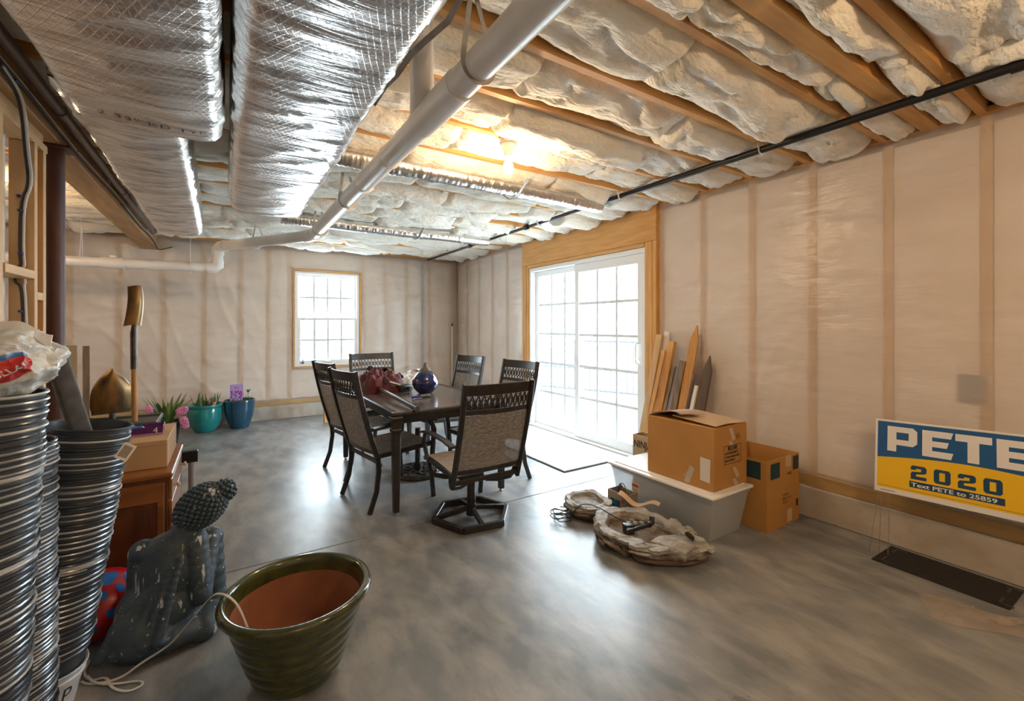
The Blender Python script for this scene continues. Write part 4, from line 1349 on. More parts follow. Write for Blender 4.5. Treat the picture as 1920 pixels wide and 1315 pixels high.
def rock(name, label, poly, hgt, basin, seed, ctr):
    cx, cy = ctr
    t = thing(name, label, 'fountain', (cx, cy, 0))
    P_ = [(x - cx, y - cy) for x, y in poly]
    n = 96
    # resample the outline by angle
    ang = sorted((math.atan2(y, x) % (2 * PI), math.hypot(x, y)) for x, y in P_)
    ang = [(ang[-1][0] - 2 * PI, ang[-1][1])] + ang + [(ang[0][0] + 2 * PI, ang[0][1])]
    def rad(a):
        a %= 2 * PI
        for (a0, r0), (a1, r1) in zip(ang, ang[1:]):
            if a0 <= a <= a1:
                f = (a - a0) / max(a1 - a0, 1e-6)
                f = f * f * (3 - 2 * f) * .5 + f * .5
                return r0 + (r1 - r0) * f
        return .1
    levels = [(0.0, basin), (.2, basin), (.4, basin), (.6, basin), (.68, basin + .006), (.715, hgt * .8), (.75, hgt * .96), (.82, hgt), (.89, hgt * 1.04), (.95, hgt * .97), (.995, hgt * .90),
              (1.0, hgt * .80), (.955, hgt * .70), (.985, hgt * .62), (.99, hgt * .50), (.93, hgt * .42), (.955, hgt * .32), (.95, hgt * .2), (.88, .012), (.82, .001)]
    mb = MB()
    rows = []
    for i, (q, z) in enumerate(levels):
        if q == 0:
            rows.append([mb.bm.verts.new((0, 0, z))])
            continue
        row = []
        for k in range(n):
            a = 2 * PI * k / n
            rr = rad(a) * q
            x, y = rr * math.cos(a), rr * math.sin(a)
            j = noise.noise(Vector((x * 12, y * 12, seed + z * 30)))
            j2 = noise.noise(Vector((x * 30, y * 30, seed + z * 60)))
            edge = 1 if i >= 9 else (.5 if q > .6 else .1)
            jq = round(j * 3.2) / 3.2
            s = 1 + (.06 * jq + .035 * j2) * edge
            zz = z + (.012 * jq + .006 * j2) * edge if 0.002 < z else z
            if i in (7, 8, 9):
                zz += .012 * round(2.5 * noise.noise(Vector((x * 7, y * 7, seed + 3)))) / 2.5
            row.append(mb.bm.verts.new((x * s, y * s, max(zz, .001))))
        rows.append(row)
    for a, b in zip(rows, rows[1:]):
        for k in range(n):
            k2 = (k + 1) % n
            if len(a) == 1:
                mb.bm.faces.new((a[0], b[k], b[k2]))
            else:
                mb.bm.faces.new((a[k], a[k2], b[k2], b[k]))
    mb.bm.faces.new(rows[-1])
    mb.build('basin', M['slate'], t, smooth=18)
    rr_ = random.Random(seed)
    for k in range(26):
        a = rr_.uniform(PI * .85, PI * 1.95)
        z = rr_.choice((.025, .045, .065, .085)) * hgt / .1
        q = rad(a) * rr_.uniform(.93, 1.0)
        w = rr_.uniform(.05, .10)
        poly = [(rr_.uniform(.3, .5) * w * 2 * math.cos(b), rr_.uniform(.22, .4) * w * math.sin(b) * 1.2) for b in [2 * PI * i / 7 for i in range(7)]]
        Mx = tr(q * math.cos(a), q * math.sin(a), z) @ Matrix.Rotation(a + PI / 2 + rr_.uniform(-.2, .2), 4, 'Z') @ rot('X', rr_.uniform(-6, 6)) @ rot('Y', rr_.uniform(-8, 8))
        MB().prism(poly, rr_.uniform(.010, .022), Mx).build('slate_layer', M['slate'], t, bevel=.002, smooth=0)
    return t
rk = rock('fountain_basin', 'large slate look fountain basin lying in front of the tote', [(1.96, 2.09), (2.05, 2.18), (2.15, 2.245), (2.265, 2.22), (2.38, 2.137), (2.41, 2.015), (2.41, 1.84), (2.37, 1.65), (2.355, 1.52), (2.25, 1.537), (2.064, 1.633), (1.97, 1.74), (1.997, 1.833), (1.946, 1.97)], .115, .05, 2, (2.19, 1.91))
MB().slabgrid(lambda u, v: (-.06 + .22 * u - .05 * v, -.36 + .20 * v, .112 + .012 * math.sin(u * 5) + .03 * v * (1 - v)), 10, 8, (0, 0, -.05)).build('slate_ledge', M['slate'], rk, bevel=.004)
MB().tube([(.10, -.27, .128), (.105, -.275, .140)], [.03, .026], 16).build('outlet_hole', P('hole_dark', (.02, .018, .015), .9), rk)
rock('slate_tier', 'smaller slate look fountain tier beyond the basin on the floor', [(2.15, 2.60), (2.27, 2.62), (2.38, 2.58), (2.36, 2.42), (2.33, 2.32), (2.16, 2.30), (2.08, 2.36), (2.08, 2.48)], .10, .07, 9, (2.22, 2.45))
for k, (x, y) in enumerate(((2.235, 2.06), (2.272, 2.035), (2.308, 2.01), (2.285, 2.075))):
    p = thing('river_pebble', ('palest river pebble in the basin, nearest the pump', 'grey river pebble in the middle of the row in the basin', 'darker river pebble at the right end of the row in the basin', 'darkest river pebble behind the row in the basin')[k], 'pebble', (x, y, .0515), k * .7, 'pebbles in the basin')
    MB().ball((0, 0, .013), (.022, .016, .012), 14, 8).build('stone', P('pebble_%d' % k, (.36 - .04 * k, .36 - .04 * k, .35 - .04 * k), .6), p)
pm = thing('fountain_pump', 'black submersible pump with silver label in the basin', 'pump', (2.155, 1.985, .0515), -.5)
MB().box((-.032, -.026, 0), (.032, .026, .055)).build('housing', M['black'], pm, bevel=.006, segs=2)
MB().tube([(.032, 0, .02), (.062, 0, .02)], .008, 10).build('nozzle', M['black'], pm)
MB().box((-.02, -.0275, .01), (.02, -.0262, .042)).build('rating_label', P('silver_label', (.5, .5, .5), .4), pm)
pcd = thing('coiled_black_cord', 'black pump cord coiled on the floor left of the small fountain tier', 'cord', (0, 0, 0))
pts = [(2.145, 1.995, .115), (2.11, 2.07, .135), (2.09, 2.15, .155), (2.085, 2.22, .158), (2.085, 2.30, .142), (2.075, 2.345, .125), (2.05, 2.37, .09), (2.02, 2.40, .03)]
for k in range(60):
    a = k * .55
    r = .055 + .02 * math.sin(k * .9)
    pts.append((1.985 + r * math.cos(a) * 1.05, 2.45 + r * math.sin(a) * 1.1, .010 + .0010 * k + .006 * math.sin(k * 1.7)))
MB().tube(pts, .0035, 6).build('cord', M['cable_black'], pcd, smooth=80)
tu = thing('black_tube', 'short black plastic tube with elbow lying across the basin', 'tube', (0, 0, 0))
MB().tube([(2.03, 1.885, .125), (2.26, 1.905, .105)], .012, 12).build('tube', M['black'], tu)
MB().tube([(2.25, 1.904, .106), (2.285, 1.908, .112), (2.30, 1.92, .14)], .017, 12).build('elbow', M['black'], tu)
pp = thing('paper_scrap', 'curled tan paper scrap on the rim of the fountain basin', 'paper', (2.43, 2.13, 0), -1.25)
MB().slabgrid(lambda u, v: (-.16 + .30 * u, -.025 + .05 * v * (1 - .3 * u), .135 + .030 * math.cos(u * 7) * (1 - .2 * u) + .012 * v), 22, 4, (0, 0, -.0015)).build('paper', P('tan_paper', (.60, .44, .29), .8), pp)

# ------------------------------------------------------------------ timber offcuts leaning on the right wall
M['cedar'] = wood('cedar_picket', (0.62, 0.31, 0.08), (0.50, 0.22, 0.05), 'z', knots=False)
M['weathered'] = wood('weathered_board', (0.30, 0.20, 0.11), (0.13, 0.085, 0.05), 'z', knots=False)
M['greyed'] = wood('dark_picket', (0.17, 0.11, 0.065), (0.09, 0.055, 0.035), 'z', knots=False)
M['pale_pine'] = wood('pale_pine', (0.66, 0.44, 0.22), (0.56, 0.34, 0.15), 'z', knots=False)
M['white_board'] = P('white_primer', (.74, .69, .64), .6)
def leaner(name, label, cat, base, top, w, th, mat, point=0.0):
    """board standing on base leaning to top; broad face to the room"""
    t = thing(name, label, cat, base, 0, 'timber offcuts leaning on the wall')
    d = Vector(top) - Vector(base)
    L_ = d.length
    z = d.normalized()
    y = Vector((0, 1, 0))
    y = (y - z * y.dot(z)).normalized()
    x = y.cross(z)
    Mx = Matrix((x, y, z)).transposed().to_4x4()
    if point:
        poly = [(-w / 2, 0), (w / 2, 0), (w / 2, L_ - point), (w * .2, L_ - point * .45), (0, L_), (-w * .2, L_ - point * .45), (-w / 2, L_ - point)]
    else:
        poly = [(-w / 2, 0), (w / 2, 0), (w / 2, L_), (-w / 2, L_)]
    Mp = Mx @ Matrix(((0, 0, 1, -th / 2), (1, 0, 0, 0), (0, 1, 0, .004), (0, 0, 0, 1)))
    o = MB().prism(poly, th, Mp).build('board', mat, t, bevel=.002)
    return t
leaner('white_batten', 'white painted batten leaning behind the pine offcuts', 'board', (3.42, 2.83, 0), (3.50, 2.74, 1.31), .06, .02, M['white_board'])
leaner('pine_offcut', 'pale square ended pine offcut nearest the door frame', 'board', (3.33, 2.965, 0), (3.46, 2.79, 1.28), .065, .035, M['pale_pine'])
leaner('pine_offcut', 'orange pine offcut second from the door frame', 'board', (3.33, 2.825, 0), (3.47, 2.665, 1.22), .075, .038, M['pine_z'])
leaner('pine_batten', 'narrow pine batten in front of the second offcut', 'board', (3.27, 2.885, 0), (3.40, 2.70, 1.14), .04, .02, M['pine_z'])
leaner('weathered_stake', 'short dark weathered stake between pine offcuts and grey board', 'stake', (3.28, 2.76, 0), (3.42, 2.60, 1.0), .03, .02, M['weathered'])
leaner('weathered_board', 'thick weathered board with stamped lettering left of the orange picket', 'board', (3.30, 2.66, 0), (3.45, 2.525, 1.05), .06, .04, M['weathered'])
leaner('fence_picket', 'tall pointed orange fence picket leaning on the sheeted wall', 'picket', (3.30, 2.56, 0), (3.50, 2.425, 1.37), .085, .018, M['cedar'], .13)
leaner('fence_picket', 'pointed dark weathered fence picket at the right end of the offcuts', 'picket', (3.32, 2.40, 0), (3.50, 2.30, 1.11), .085, .018, M['greyed'], .13)
leaner('grey_slat', 'thin grey slat in front of the orange picket', 'board', (3.22, 2.49, 0), (3.40, 2.385, .95), .025, .012, M['greyed'])
leaner('white_batten', 'short white painted batten between the two pickets', 'board', (3.18, 2.41, 0), (3.34, 2.32, .86), .03, .02, M['white_board'])

# ------------------------------------------------------------------ yard sign
sg = thing('yard_sign', 'blue and yellow yard sign reading PETE 2020 against the right wall', 'sign', (3.36, 1.10, .36))
th = math.radians(2.2)
Rv = Vector((0, -math.cos(th), math.sin(th)))
Uv = Vector((.17, 0, 1)); Uv = (Uv - Rv * Uv.dot(Rv)).normalized()
Nv = Uv.cross(Rv) if Uv.cross(Rv).x < 0 else Rv.cross(Uv)
SW, SH = .90, .435
def sp(s, t, e=0.0):
    return Rv * s + Uv * t + Nv * e
def spoly(mb, pts, e):
    mb.bm.faces.new([mb.bm.verts.new(sp(s, t, e)) for s, t in pts])
mb = MB()
v = [mb.bm.verts.new(sp(s, t, e)) for e in (0, .004) for s, t in ((0, 0), (SW, 0), (SW, SH), (0, SH))]
for f in ((3, 2, 1, 0), (4, 5, 6, 7), (0, 1, 5, 4), (1, 2, 6, 5), (2, 3, 7, 6), (3, 0, 4, 7)):
    mb.bm.faces.new([v[i] for i in f])
mb.build('board', P('sign_white', (.76, .73, .70), .45), sg)
wave = [(.012 + (SW - .024) * k / 24, .195 + .052 * math.sin(PI * (.06 + .88 * k / 24)) - .02 * k / 24) for k in range(25)]
mb = MB(); spoly(mb, [(.012, .030)] + [(SW - .012, .030)] + wave[::-1], .0046)
mb.build('yellow_field', P('sign_yellow', (.85, .50, .004), .45), sg, smooth=0)
mb = MB(); spoly(mb, wave + [(SW - .012, SH - .012), (.012, SH - .012)], .0046)
mb.build('blue_field', P('sign_blue', (.004, .085, .26), .45), sg, smooth=0)
def letter(ps, s0, t0, w, h, e, mat, shear=0):
    mb = MB()
    for poly in ps:
        spoly(mb, [(s0 + x * w, t0 + y * h) for x, y in poly], e)
        e += .00004
    mb.build('lettering', mat, sg, smooth=0)
def rc(x0, y0, x1, y1):
    return [(x0, y0), (x1, y0), (x1, y1), (x0, y1)]
LP = [rc(0, 0, .31, 1), rc(.31, .78, .86, 1), rc(.31, .27, .86, .49), [(.72, .27), (.86, .27), (1, .40), (1, .87), (.86, 1), (.72, 1)]]
LE = [rc(0, 0, .33, 1), [(.33, .76), (.93, .76), (1, 1), (.33, 1)], [(.33, .39), (.80, .39), (.86, .61), (.33, .61)], [(.33, 0), (.93, 0), (1, .24), (.33, .24)]]
LT = [rc(0, .74, 1, 1), rc(.34, 0, .66, .74)]
wl = M['white_vinyl']
white_ink = P('sign_white_ink', (.78, .74, .71), .45)
for ps, s0, w in ((LP, .060, .140), (LE, .222, .132), (LT, .362, .142), (LE, .520, .132)):
    letter(ps, s0, .25, w, .148, .0054, white_ink)
N2 = [rc(0, 0, 1, .24), [(0, .24), (.34, .24), (.34, .38), (.9, .48), (1, .6), (.85, .62), (.1, .54), (0, .40)], [(.66, .56), (1, .56), (1, .88), (.88, 1), (.66, 1)], rc(.12, .80, .66, 1), [(0, .68), (.34, .68), (.34, .80), (.12, 1), (0, .88)]]
N0 = [[(0, .14), (.12, 0), (.33, 0), (.33, 1), (.12, 1), (0, .86)], [(.67, 0), (.88, 0), (1, .14), (1, .86), (.88, 1), (.67, 1)], rc(.33, 0, .67, .2), rc(.33, .8, .67, 1)]
navy = P('sign_navy', (.004, .05, .12), .45)
for ps, s0 in ((N2, .172), (N0, .273), (N2, .372), (N0, .470)):
    letter(ps, s0, .108, .070, .078, .0054, navy)
mb = MB(); spoly(mb, rc(.166, .060, .548, .096), .0054); mb.build('text_bar', navy, sg, smooth=0)
text('Text PETE to 25859', .031, white_ink, sg, sp(.174, .067, .0060), Rv, Uv, 1.36, bold=.0006)
mb = MB(); spoly(mb, rc(.02, .040, .62, .0415), .0054); spoly(mb, rc(.03, .012, .10, .015), .0050); mb.build('fine_print', M['ink'], sg, smooth=0)
for s, dx in ((.022, -.085), (.035, -.06), (.075, -.05)):
    a = sp(s, .02, -.001)
    MB().tube([a, Vector((dx, -s - .005 if s > .03 else .0, -.359))], .002, 6).build('wire_stake', M['steel'], sg)

# ------------------------------------------------------------------ floor mat and plastic bag
fm_ = thing('rubber_mat', 'black rubber mat lying along the right wall below the sign', 'mat', (3.318, .78, .0005), math.radians(-1))
MB().box((-.145, -.275, 0), (.145, .275, .006)).build('mat', M['black_rubber'], fm_, bevel=.002)
kbm = P('mat_grey', (.05, .048, .046), .8)
for sy in (-1, 1):
    for sx in (-1, 1):
        mb = MB()
        mb.box((sx * .115 - .006, sy * .235 - .05, .0062), (sx * .115 + .006, sy * .235 + .006, .008))
        mb.box((sx * .08 - .04, sy * .235 - .006, .0062), (sx * .08 + .04, sy * .235 + .006, .008))
        mb.build('key_border', kbm, fm_)
pbm = add_alpha(P('thin_poly_bag', (.62, .52, .44), .2, 0, (.5, .4, .33), 5, bump=.6, bscale=18, bdist=.02), .58)
pb = thing('poly_bag', 'clear crinkled plastic packing bag flat on the floor by the black mat', 'bag', (2.96, .56, .001), math.radians(-62))
mb = MB()
def f(u, v):
    x, y = -.20 + .52 * u, -.10 + .21 * v + .03 * math.sin(u * 9) * (1 if v > .5 else -.6)
    r = 1 - abs(noise.noise(Vector((x * 9, y * 12, 3))))
    edge = min(min(u, 1 - u) * 8, min(v, 1 - v) * 6, 1)
    return Vector((x, y, .002 + .022 * r ** 4 * edge + .004 * abs(noise.noise(Vector((x * 25, y * 25, 8)))) * edge))
mb.grid(f, 50, 24)
mb.build('film', pbm, pb, smooth=60)
text('Seal', .045, P('green_ink', (.05, .12, .06), .6), pb, (.0, 0, 0), (1, 0, 0), (0, 1, 0), 1.1, fn=lambda x, y: Vector((.10 + x * .9, -.01 + y, f((.10 + x * .9 + .2) / .52, .5).z + .006)))
# ------------------------------------------------------------------ nested pails on the left
M['pail'] = P('dark_pail', (0.06, 0.07, 0.09), .3, .3, (0.06, 0.07, 0.085), 12)
M['pail_white'] = P('white_pail', (0.56, 0.57, 0.60), .45, 0, (.48, .48, .5), 6)
rimm = [P('rim_grey', (.30, .32, .345), .28, .5), P('rim_pale', (.45, .47, .50), .35, .1), P('rim_dark', (.06, .07, .085), .25, .5)]
def pail_meshes():
    prof = [(0, .002), (.108, .002), (.113, .006), (.131, .195), (.137, .198), (.137, .206), (.133, .210), (.135, .232), (.131, .232), (.127, .205), (.110, .010), (0, .010)]
    b = MB().lathe(prof, 32).build('pail', M['pail'])
    ring = MB().tube([(.1375 * math.cos(a), .1375 * math.sin(a), .232) for a in [2 * PI * k / 32 for k in range(32)]], .0042, 6, closed=True).build('rim', rimm[0])
    return b, ring
pb0, rm0 = pail_meshes()
rmesh = []
for m_ in rimm:
    me = rm0.data.copy()
    me.materials.clear()
    me.materials.append(m_)
    rmesh.append(me)
whites = pb0.data.copy(); whites.materials.clear(); whites.materials.append(M['pail_white'])
PS = .87
def stack(base, top, n, label, group, white=(), lift=0.0):
    base, top = Vector(base), Vector(top)
    ax = (top - base).normalized()
    q = Vector((0, 0, 1)).rotation_difference(ax)
    pitch = ((top - base).length - .232 * PS - lift) / (n - 1)
    out = []
    for k in range(n):
        o = pb0.copy()
        COL.objects.link(o)
        if k in white:
            o.data = whites
        o.scale = (PS, PS, PS)
        o.rotation_mode = 'QUATERNION'
        o.rotation_quaternion = q
        j = Vector((random.uniform(-.003, .003), random.uniform(-.003, .003), 0))
        o.location = base + ax * (pitch * k + (lift if k else 0) + .0005) + j + Vector((0, 0, .012 if q.angle > .02 else 0))
        tag(o, label, 'pail', group)
        r = rm0.copy()
        COL.objects.link(r)
        r.parent = o
        r.data = rmesh[random.choice((0, 0, 1, 2, 0, 2))]
        if k == n - 1:
            o['label'] = 'open topmost dark pail of the ' + group.replace(' pail', '').replace('left', 'left edge')
        elif k in white and k > 1:
            o['label'] = 'pale ringed pail %s the %s' % ('high in' if k > n * .7 else ('half way up' if k > n * .5 else 'low in'), group.replace(' pail', ''))
        out.append(o)
    return out
SA = stack((-.553, 1.556, 0), (-.492, 1.535, 1.20), 64, 'dark pail with a shiny rim nested in the tall stack at the left edge', 'left pail stack', (22, 40, 53))
SB = stack((-.548, 1.845, 0), (-.546, 1.843, 1.03), 70, 'dark pail with a shiny rim nested in the middle stack behind the left one', 'middle pail stack', (0, 1))
SCk = stack((-.560, 2.135, 0), (-.414, 2.140, 1.005), 42, 'dark pail with a shiny rim nested in the right hand stack beside the carton', 'right pail stack', (0, 17, 31), .06)
bpy.data.objects.remove(pb0)
bpy.data.objects.remove(rm0)
SCk[0]['label'] = 'white lettered pail at the bottom of the right hand stack'
del SCk[0]['group']
def cyl(x, y, a0, r0=.1145, z0=.0):
    z = y
    r = .1085 + (.131 - .1085) * z / .195 + .0012
    a = a0 + x / r
    return Vector((r * math.cos(a), r * math.sin(a), z))
for s, sz, z, x0 in (('P', .085, .118, 0), ('PRE', .028, .092, -.005), ('WIN', .030, .064, -.012), ('COLO', .017, .035, -.004)):
    text(s, sz, M['ink'], SCk[0], (0, 0, 0), (1, 0, 0), (0, 1, 0), .9, fn=lambda x, y, z=z, x0=x0: cyl(x + x0, y + z, math.radians(-44)))
text('I', .09, P('olive_ink', (.12, .16, .05), .6), SCk[0], (0, 0, 0), (1, 0, 0), (0, 1, 0), .9, fn=lambda x, y: cyl(x + .055 + .3 * y, y + .11, math.radians(-44)))

# ------------------------------------------------------------------ carrier bag on the left stack
BC = Vector((-.492, 1.533, 1.203))
sbg = thing('shopping_bag', 'white shopping bag with red oval print sitting on the left pail stack', 'bag', BC)
def bag_r(d):
    n1 = 1 - abs(noise.noise(d * 2.6 + Vector((3, 1, 5))))
    n2 = 1 - abs(noise.noise(Vector((d.x * 5, d.y * 5, d.z * 3))))
    n3 = 1 - abs(noise.noise(Vector((d.x * 9 + d.z * 4, d.y * 9, d.z * 7))))
    return 1 + .14 * noise.noise(d * 1.9) + .12 * n1 ** 4 - .06 + .045 * n2 ** 3 + .018 * n3 ** 3
def bag_pt(d, e=0.0):
    k = bag_r(d) + e
    z = .078 + d.z * .088 * k
    return Vector((d.x * .145 * k, d.y * .145 * k, max(z, .002)))
M['shop_bag'] = P('shop_bag_film', (0.70, 0.74, 0.75), 0.35, 0, (0.62, 0.68, 0.69), 5, bump=.5, bscale=16, bdist=.02)
mb = MB()
def f(u, v):
    a, b = 2 * PI * u, PI * v
    return bag_pt(Vector((math.sin(b) * math.cos(a), math.sin(b) * math.sin(a), -math.cos(b))))
mb.grid(f, 120, 64, True)
bmesh.ops.remove_doubles(mb.bm, verts=mb.bm.verts, dist=1e-5)
mb.build('bag_body', M['shop_bag'], sbg, smooth=70)
fwd = (Vector((0, 0, 1.37)) - (BC + Vector((0, 0, .078)))).normalized()
rgt = Vector((0, 0, 1)).cross(fwd).normalized()
upv = fwd.cross(rgt)
def decal(x, y, e=.012):
    """point on the bag seen at angular offset x (right), y (up) from straight ahead"""
    d = (fwd + rgt * x + upv * y).normalized()
    return bag_pt(d, e)
ca, sa = math.cos(math.radians(38)), math.sin(math.radians(38))
def oval(cx, cy, rx, ry, e, n=96, rings=20):
    mb = MB()
    c = mb.bm.verts.new(decal(cx, cy, e))
    prev = None
    for j in range(1, rings + 1):
        row = []
        for k in range(n):
            t = 2 * PI * k / n
            x, y = rx * j / rings * math.cos(t), ry * j / rings * math.sin(t)
            row.append(mb.bm.verts.new(decal(cx + x * ca - y * sa, cy + x * sa + y * ca, e)))
        for k in range(n):
            if prev is None:
                mb.bm.faces.new((c, row[k], row[(k + 1) % n]))
            else:
                mb.bm.faces.new((prev[k], row[k], row[(k + 1) % n], prev[(k + 1) % n]))
        prev = row
    return mb
red = P('bag_red', (.55, .03, .03), .4)
oval(.20, -.02, .66, .52, .010).build('printed_disc', P('bag_ring', (.48, .06, .11), .4), sbg)
oval(.15, .02, .60, .46, .022).build('printed_disc', P('bag_print_white', (.68, .71, .74), .4), sbg)
oval(.30, -.06, .56, .25, .034).build('printed_disc', P('bag_blue', (.03, .20, .55), .4), sbg)
oval(.32, -.16, .56, .235, .046).build('printed_disc', red, sbg)
text('DOLLART', .20, P('bag_ink_white', (.75, .75, .75), .4), sbg, (0, 0, 0), (1, 0, 0), (0, 1, 0), .88, 'CENTER', bold=.004,
     fn=lambda x, y: decal(.32 + x * ca - (y - .07) * sa, -.16 + x * sa + (y - .07) * ca, .058))
mb = MB()
def hf(u, v):
    a = PI * u
    w = (v - .5) * .04
    p = Vector((-.03 + .165 * u, .01 + .02 * math.sin(u * 4), .148 + .032 * math.sin(a) - .03 * u))
    return p + Vector((.01 * math.sin(v * 9 + u * 5), w, .012 * math.sin(v * 7 + u * 3)))
mb.slabgrid(hf, 20, 5, (0, 0, -.003))
def hf2(u, v):
    p = Vector((-.02 + .15 * u, -.06 + .05 * u, .142 - .02 * u + .02 * math.sin(PI * u)))
    return p + Vector((0, (v - .5) * .03, (v - .5) * .05 + .006 * math.sin(u * 12)))
mb.slabgrid(hf2, 20, 5, (0, .003, 0))
mb.build('handle_loop', M['bag_white'], sbg)

st_ = thing('rolled_strip', 'grey flat rolled strip of sheeting standing in the right pail stack', 'roll', (-.415, 2.135, .935))
dv = Vector((-.438, 1.88, 1.28)) - Vector((-.415, 2.135, .935))
MB().bar((0, 0, 0), dv, .056, .024, (.6, -1, 0)).build('roll', P('grey_sheeting', (.13, .12, .115), .7, 0, (.08, .075, .07), 25), st_, bevel=.009, segs=3)
MB().bar(dv, dv * 1.012, .054, .022, (.6, -1, 0)).build('rolled_end', P('roll_end', (.30, .22, .18), .85, 0, (.14, .1, .085), 120), st_, bevel=.004)
tg = thing('price_tag', 'white barcode tag poking out of the right pail stack', 'tag', (-.298, 2.045, .93), math.radians(30))
MB().box((-.02, -.0006, -.03), (.022, .0006, .026), rot('Y', 35)).build('card', M['label'], tg)
mb = MB()
for k in range(6):
    mb.box((-.014 + k * .005, -.0012, -.022), (-.0115 + k * .005, -.0007, .018), rot('Y', 35))
mb.build('barcode', M['ink'], tg)

# ------------------------------------------------------------------ cabinet, carton, tray, stand
M['cab'] = wood('stained_cabinet', (0.33, 0.125, 0.03), (0.20, 0.065, 0.016), 'x', .4, False, 4)
M['cab_dark'] = wood('dark_stain', (0.17, 0.055, 0.014), (0.08, 0.025, 0.008), 'z', .4, False, 4)
cb = thing('wooden_cabinet', 'old brown stained wooden cabinet with pale knobs under the carton', 'cabinet', (-.50, 3.19, 0))
MB().box((-.25, -.315, .02), (.245, .305, .585)).build('body', M['cab_dark'], cb)
MB().box((-.26, -.335, .592), (.268, .325, .618)).build('top_board', M['cab'], cb, bevel=.006)
MB().box((-.255, -.325, .575), (.258, .315, .592)).build('top_trim', M['cab_dark'], cb)
MB().box((-.25, -.330, .475), (.232, -.3155, .574)).build('side_rail', M['cab'], cb, bevel=.002)
MB().box((.205, -.330, 0), (.232, -.3155, .474)).build('corner_post', M['cab'], cb, bevel=.002)
MB().box((-.25, -.330, 0), (-.225, -.3155, .474)).build('corner_post', M['cab'], cb, bevel=.002)
for i, (z0, z1) in enumerate(((.47, .575), (.25, .46), (.03, .24))):
    dr = MB().box((.246, -.29, z0), (.262, .285, z1)).build('drawer_front', M['cab'], cb, bevel=.003)
    for y in ((-.22, .2) if i == 0 else (-.22,)):
        MB().lathe([(0, 0), (.007, 0), (.006, .012), (.013, .02), (.012, .028), (0, .031)], 14, M=tr(.262, y, (z0 + z1) / 2) @ rot('Y', 90)).build('knob', P('pale_knob', (.62, .5, .34), .5), dr)
ct = thing('flat_carton', 'plain flat brown carton lying on the wooden cabinet', 'box', (-.46, 3.23, .6185))
MB().box((-.19, -.245, 0), (.195, .245, .145)).build('carton', M['card_pale'], ct, bevel=.003)
MB().box((-.191, -.2458, .1185), (.196, -.2448, .1195)).build('flap_seam', M['ink'], ct)
ty = thing('flower_bulb_pack', 'shallow purple retail tray with white lettering on the flat carton', 'tray', (-.43, 3.215, .7640), .02)
pu = P('purple_print', (.085, .010, .13), .3)
frustum(MB(), (.125, .06), (.13, .065), 0, .045, .003).build('tray', pu, ty, bevel=.006)
MB().box((-.1275, -.0662, .001), (.1275, -.0645, .010)).build('lower_band', P('lilac_print', (.35, .20, .45), .4), ty)
text('define', .020, white_ink, ty, (-.095, -.0672, .022), (1, 0, 0), (0, 0, 1), 1.0)
text('4', .045, white_ink, ty, (.085, -.0672, .010), (1, 0, 0), (0, 0, 1), 1.0)
bl = crumple('blue_packet', 'shiny blue plastic packet lying in the purple tray', 'packet', (-.465, 3.215, .775), .085, .045, .05, P('blue_film', (.02, .24, .42), .2, 0, (.01, .16, .33), 8), 17, 14, .02, n=40)
sn = thing('folding_stand', 'grey tubular stand with black plastic cross bar beside the cabinet', 'stand', (-.195, 3.62, 0))
MB().tube([(0, 0, .02), (0, 0, .475)], .019, 14).build('post', P('grey_tube', (.33, .33, .34), .4, .3), sn)
MB().box((-.055, -.022, .47), (.035, .022, .545)).build('cross_bar', M['black'], sn, bevel=.004)
MB().box((-.06, -.05, 0), (.06, .05, .022)).build('foot', M['black'], sn, bevel=.004)

# ------------------------------------------------------------------ bin with upturned shovels
bn = thing('utility_bin', 'dark grey square bin behind the cabinet holding upturned shovels', 'bin', (-.585, 3.88, 0))
bmat = P('grey_bin', (.085, .09, .095), .5)
frustum(MB(), (.15, .13), (.19, .165), 0, .735, .006).build('tub', bmat, bn)
frustum(MB(), (.20, .175), (.20, .175), .715, .745, .012).build('rim', bmat, bn, bevel=.004)
M['shaft'] = wood('ash_handle', (.50, .27, .09), (.36, .17, .05), 'z', .55, False)
M['rusty'] = P('rusty_steel', (.30, .17, .06), .38, .75, (.12, .075, .04), 14, (1, 1, .4), 5, .35, .65)
M['dark_steel'] = P('dark_steel', (.10, .085, .075), .35, .8, (.05, .045, .04), 20)
def shovel(name, label, foot, top, w, hgt_, sock, pointed, turn):
    foot, top = Vector(foot), Vector(top)
    t = thing(name, label, 'shovel', foot)
    d = (top - foot)
    L_ = d.length
    z = d.normalized()
    f = Vector((math.sin(turn), -math.cos(turn), 0))
    f = (f - z * f.dot(z)).normalized()
    s = f.cross(z)
    Mx = Matrix((s, f, z)).transposed().to_4x4()
    hb = L_ - hgt_
    a = .018
    MB().tube([Mx @ Vector((0, 0, .004)), Mx @ Vector((0, 0, hb - sock))], .0165, 14).build('handle', M['shaft'], t)
    MB().tube([Mx @ Vector((0, 0, hb - sock - .02)), Mx @ Vector((0, 0, hb - .05)), Mx @ Vector((0, .012, hb + .02)), Mx @ Vector((0, .018, hb + hgt_ * .45))], [.020, .020, .017, .004], 14).build('socket', M['dark_steel'], t)
    mb = MB()
    def bf(u, v):
        q = 2 * u - 1
        if pointed:
            ww = w * (1 - max(0, (v - .35) / .65) ** 2.2 * .97) * (.9 + .1 * min(1, v * 6))
        else:
            ww = w * (1.0 - .16 * v)
        return Mx @ Vector((q * ww / 2, .030 - .030 * q * q * 1.3 + .035 * math.sin(v * 2.2), hb + hgt_ * v + (.012 * (1 - q * q) if not pointed else 0)))
    mb.slabgrid(bf, 14, 14, Mx.to_3x3() @ Vector((0, -.003, 0)))
    mb.build('blade', M['rusty'], t, smooth=50)
    return t
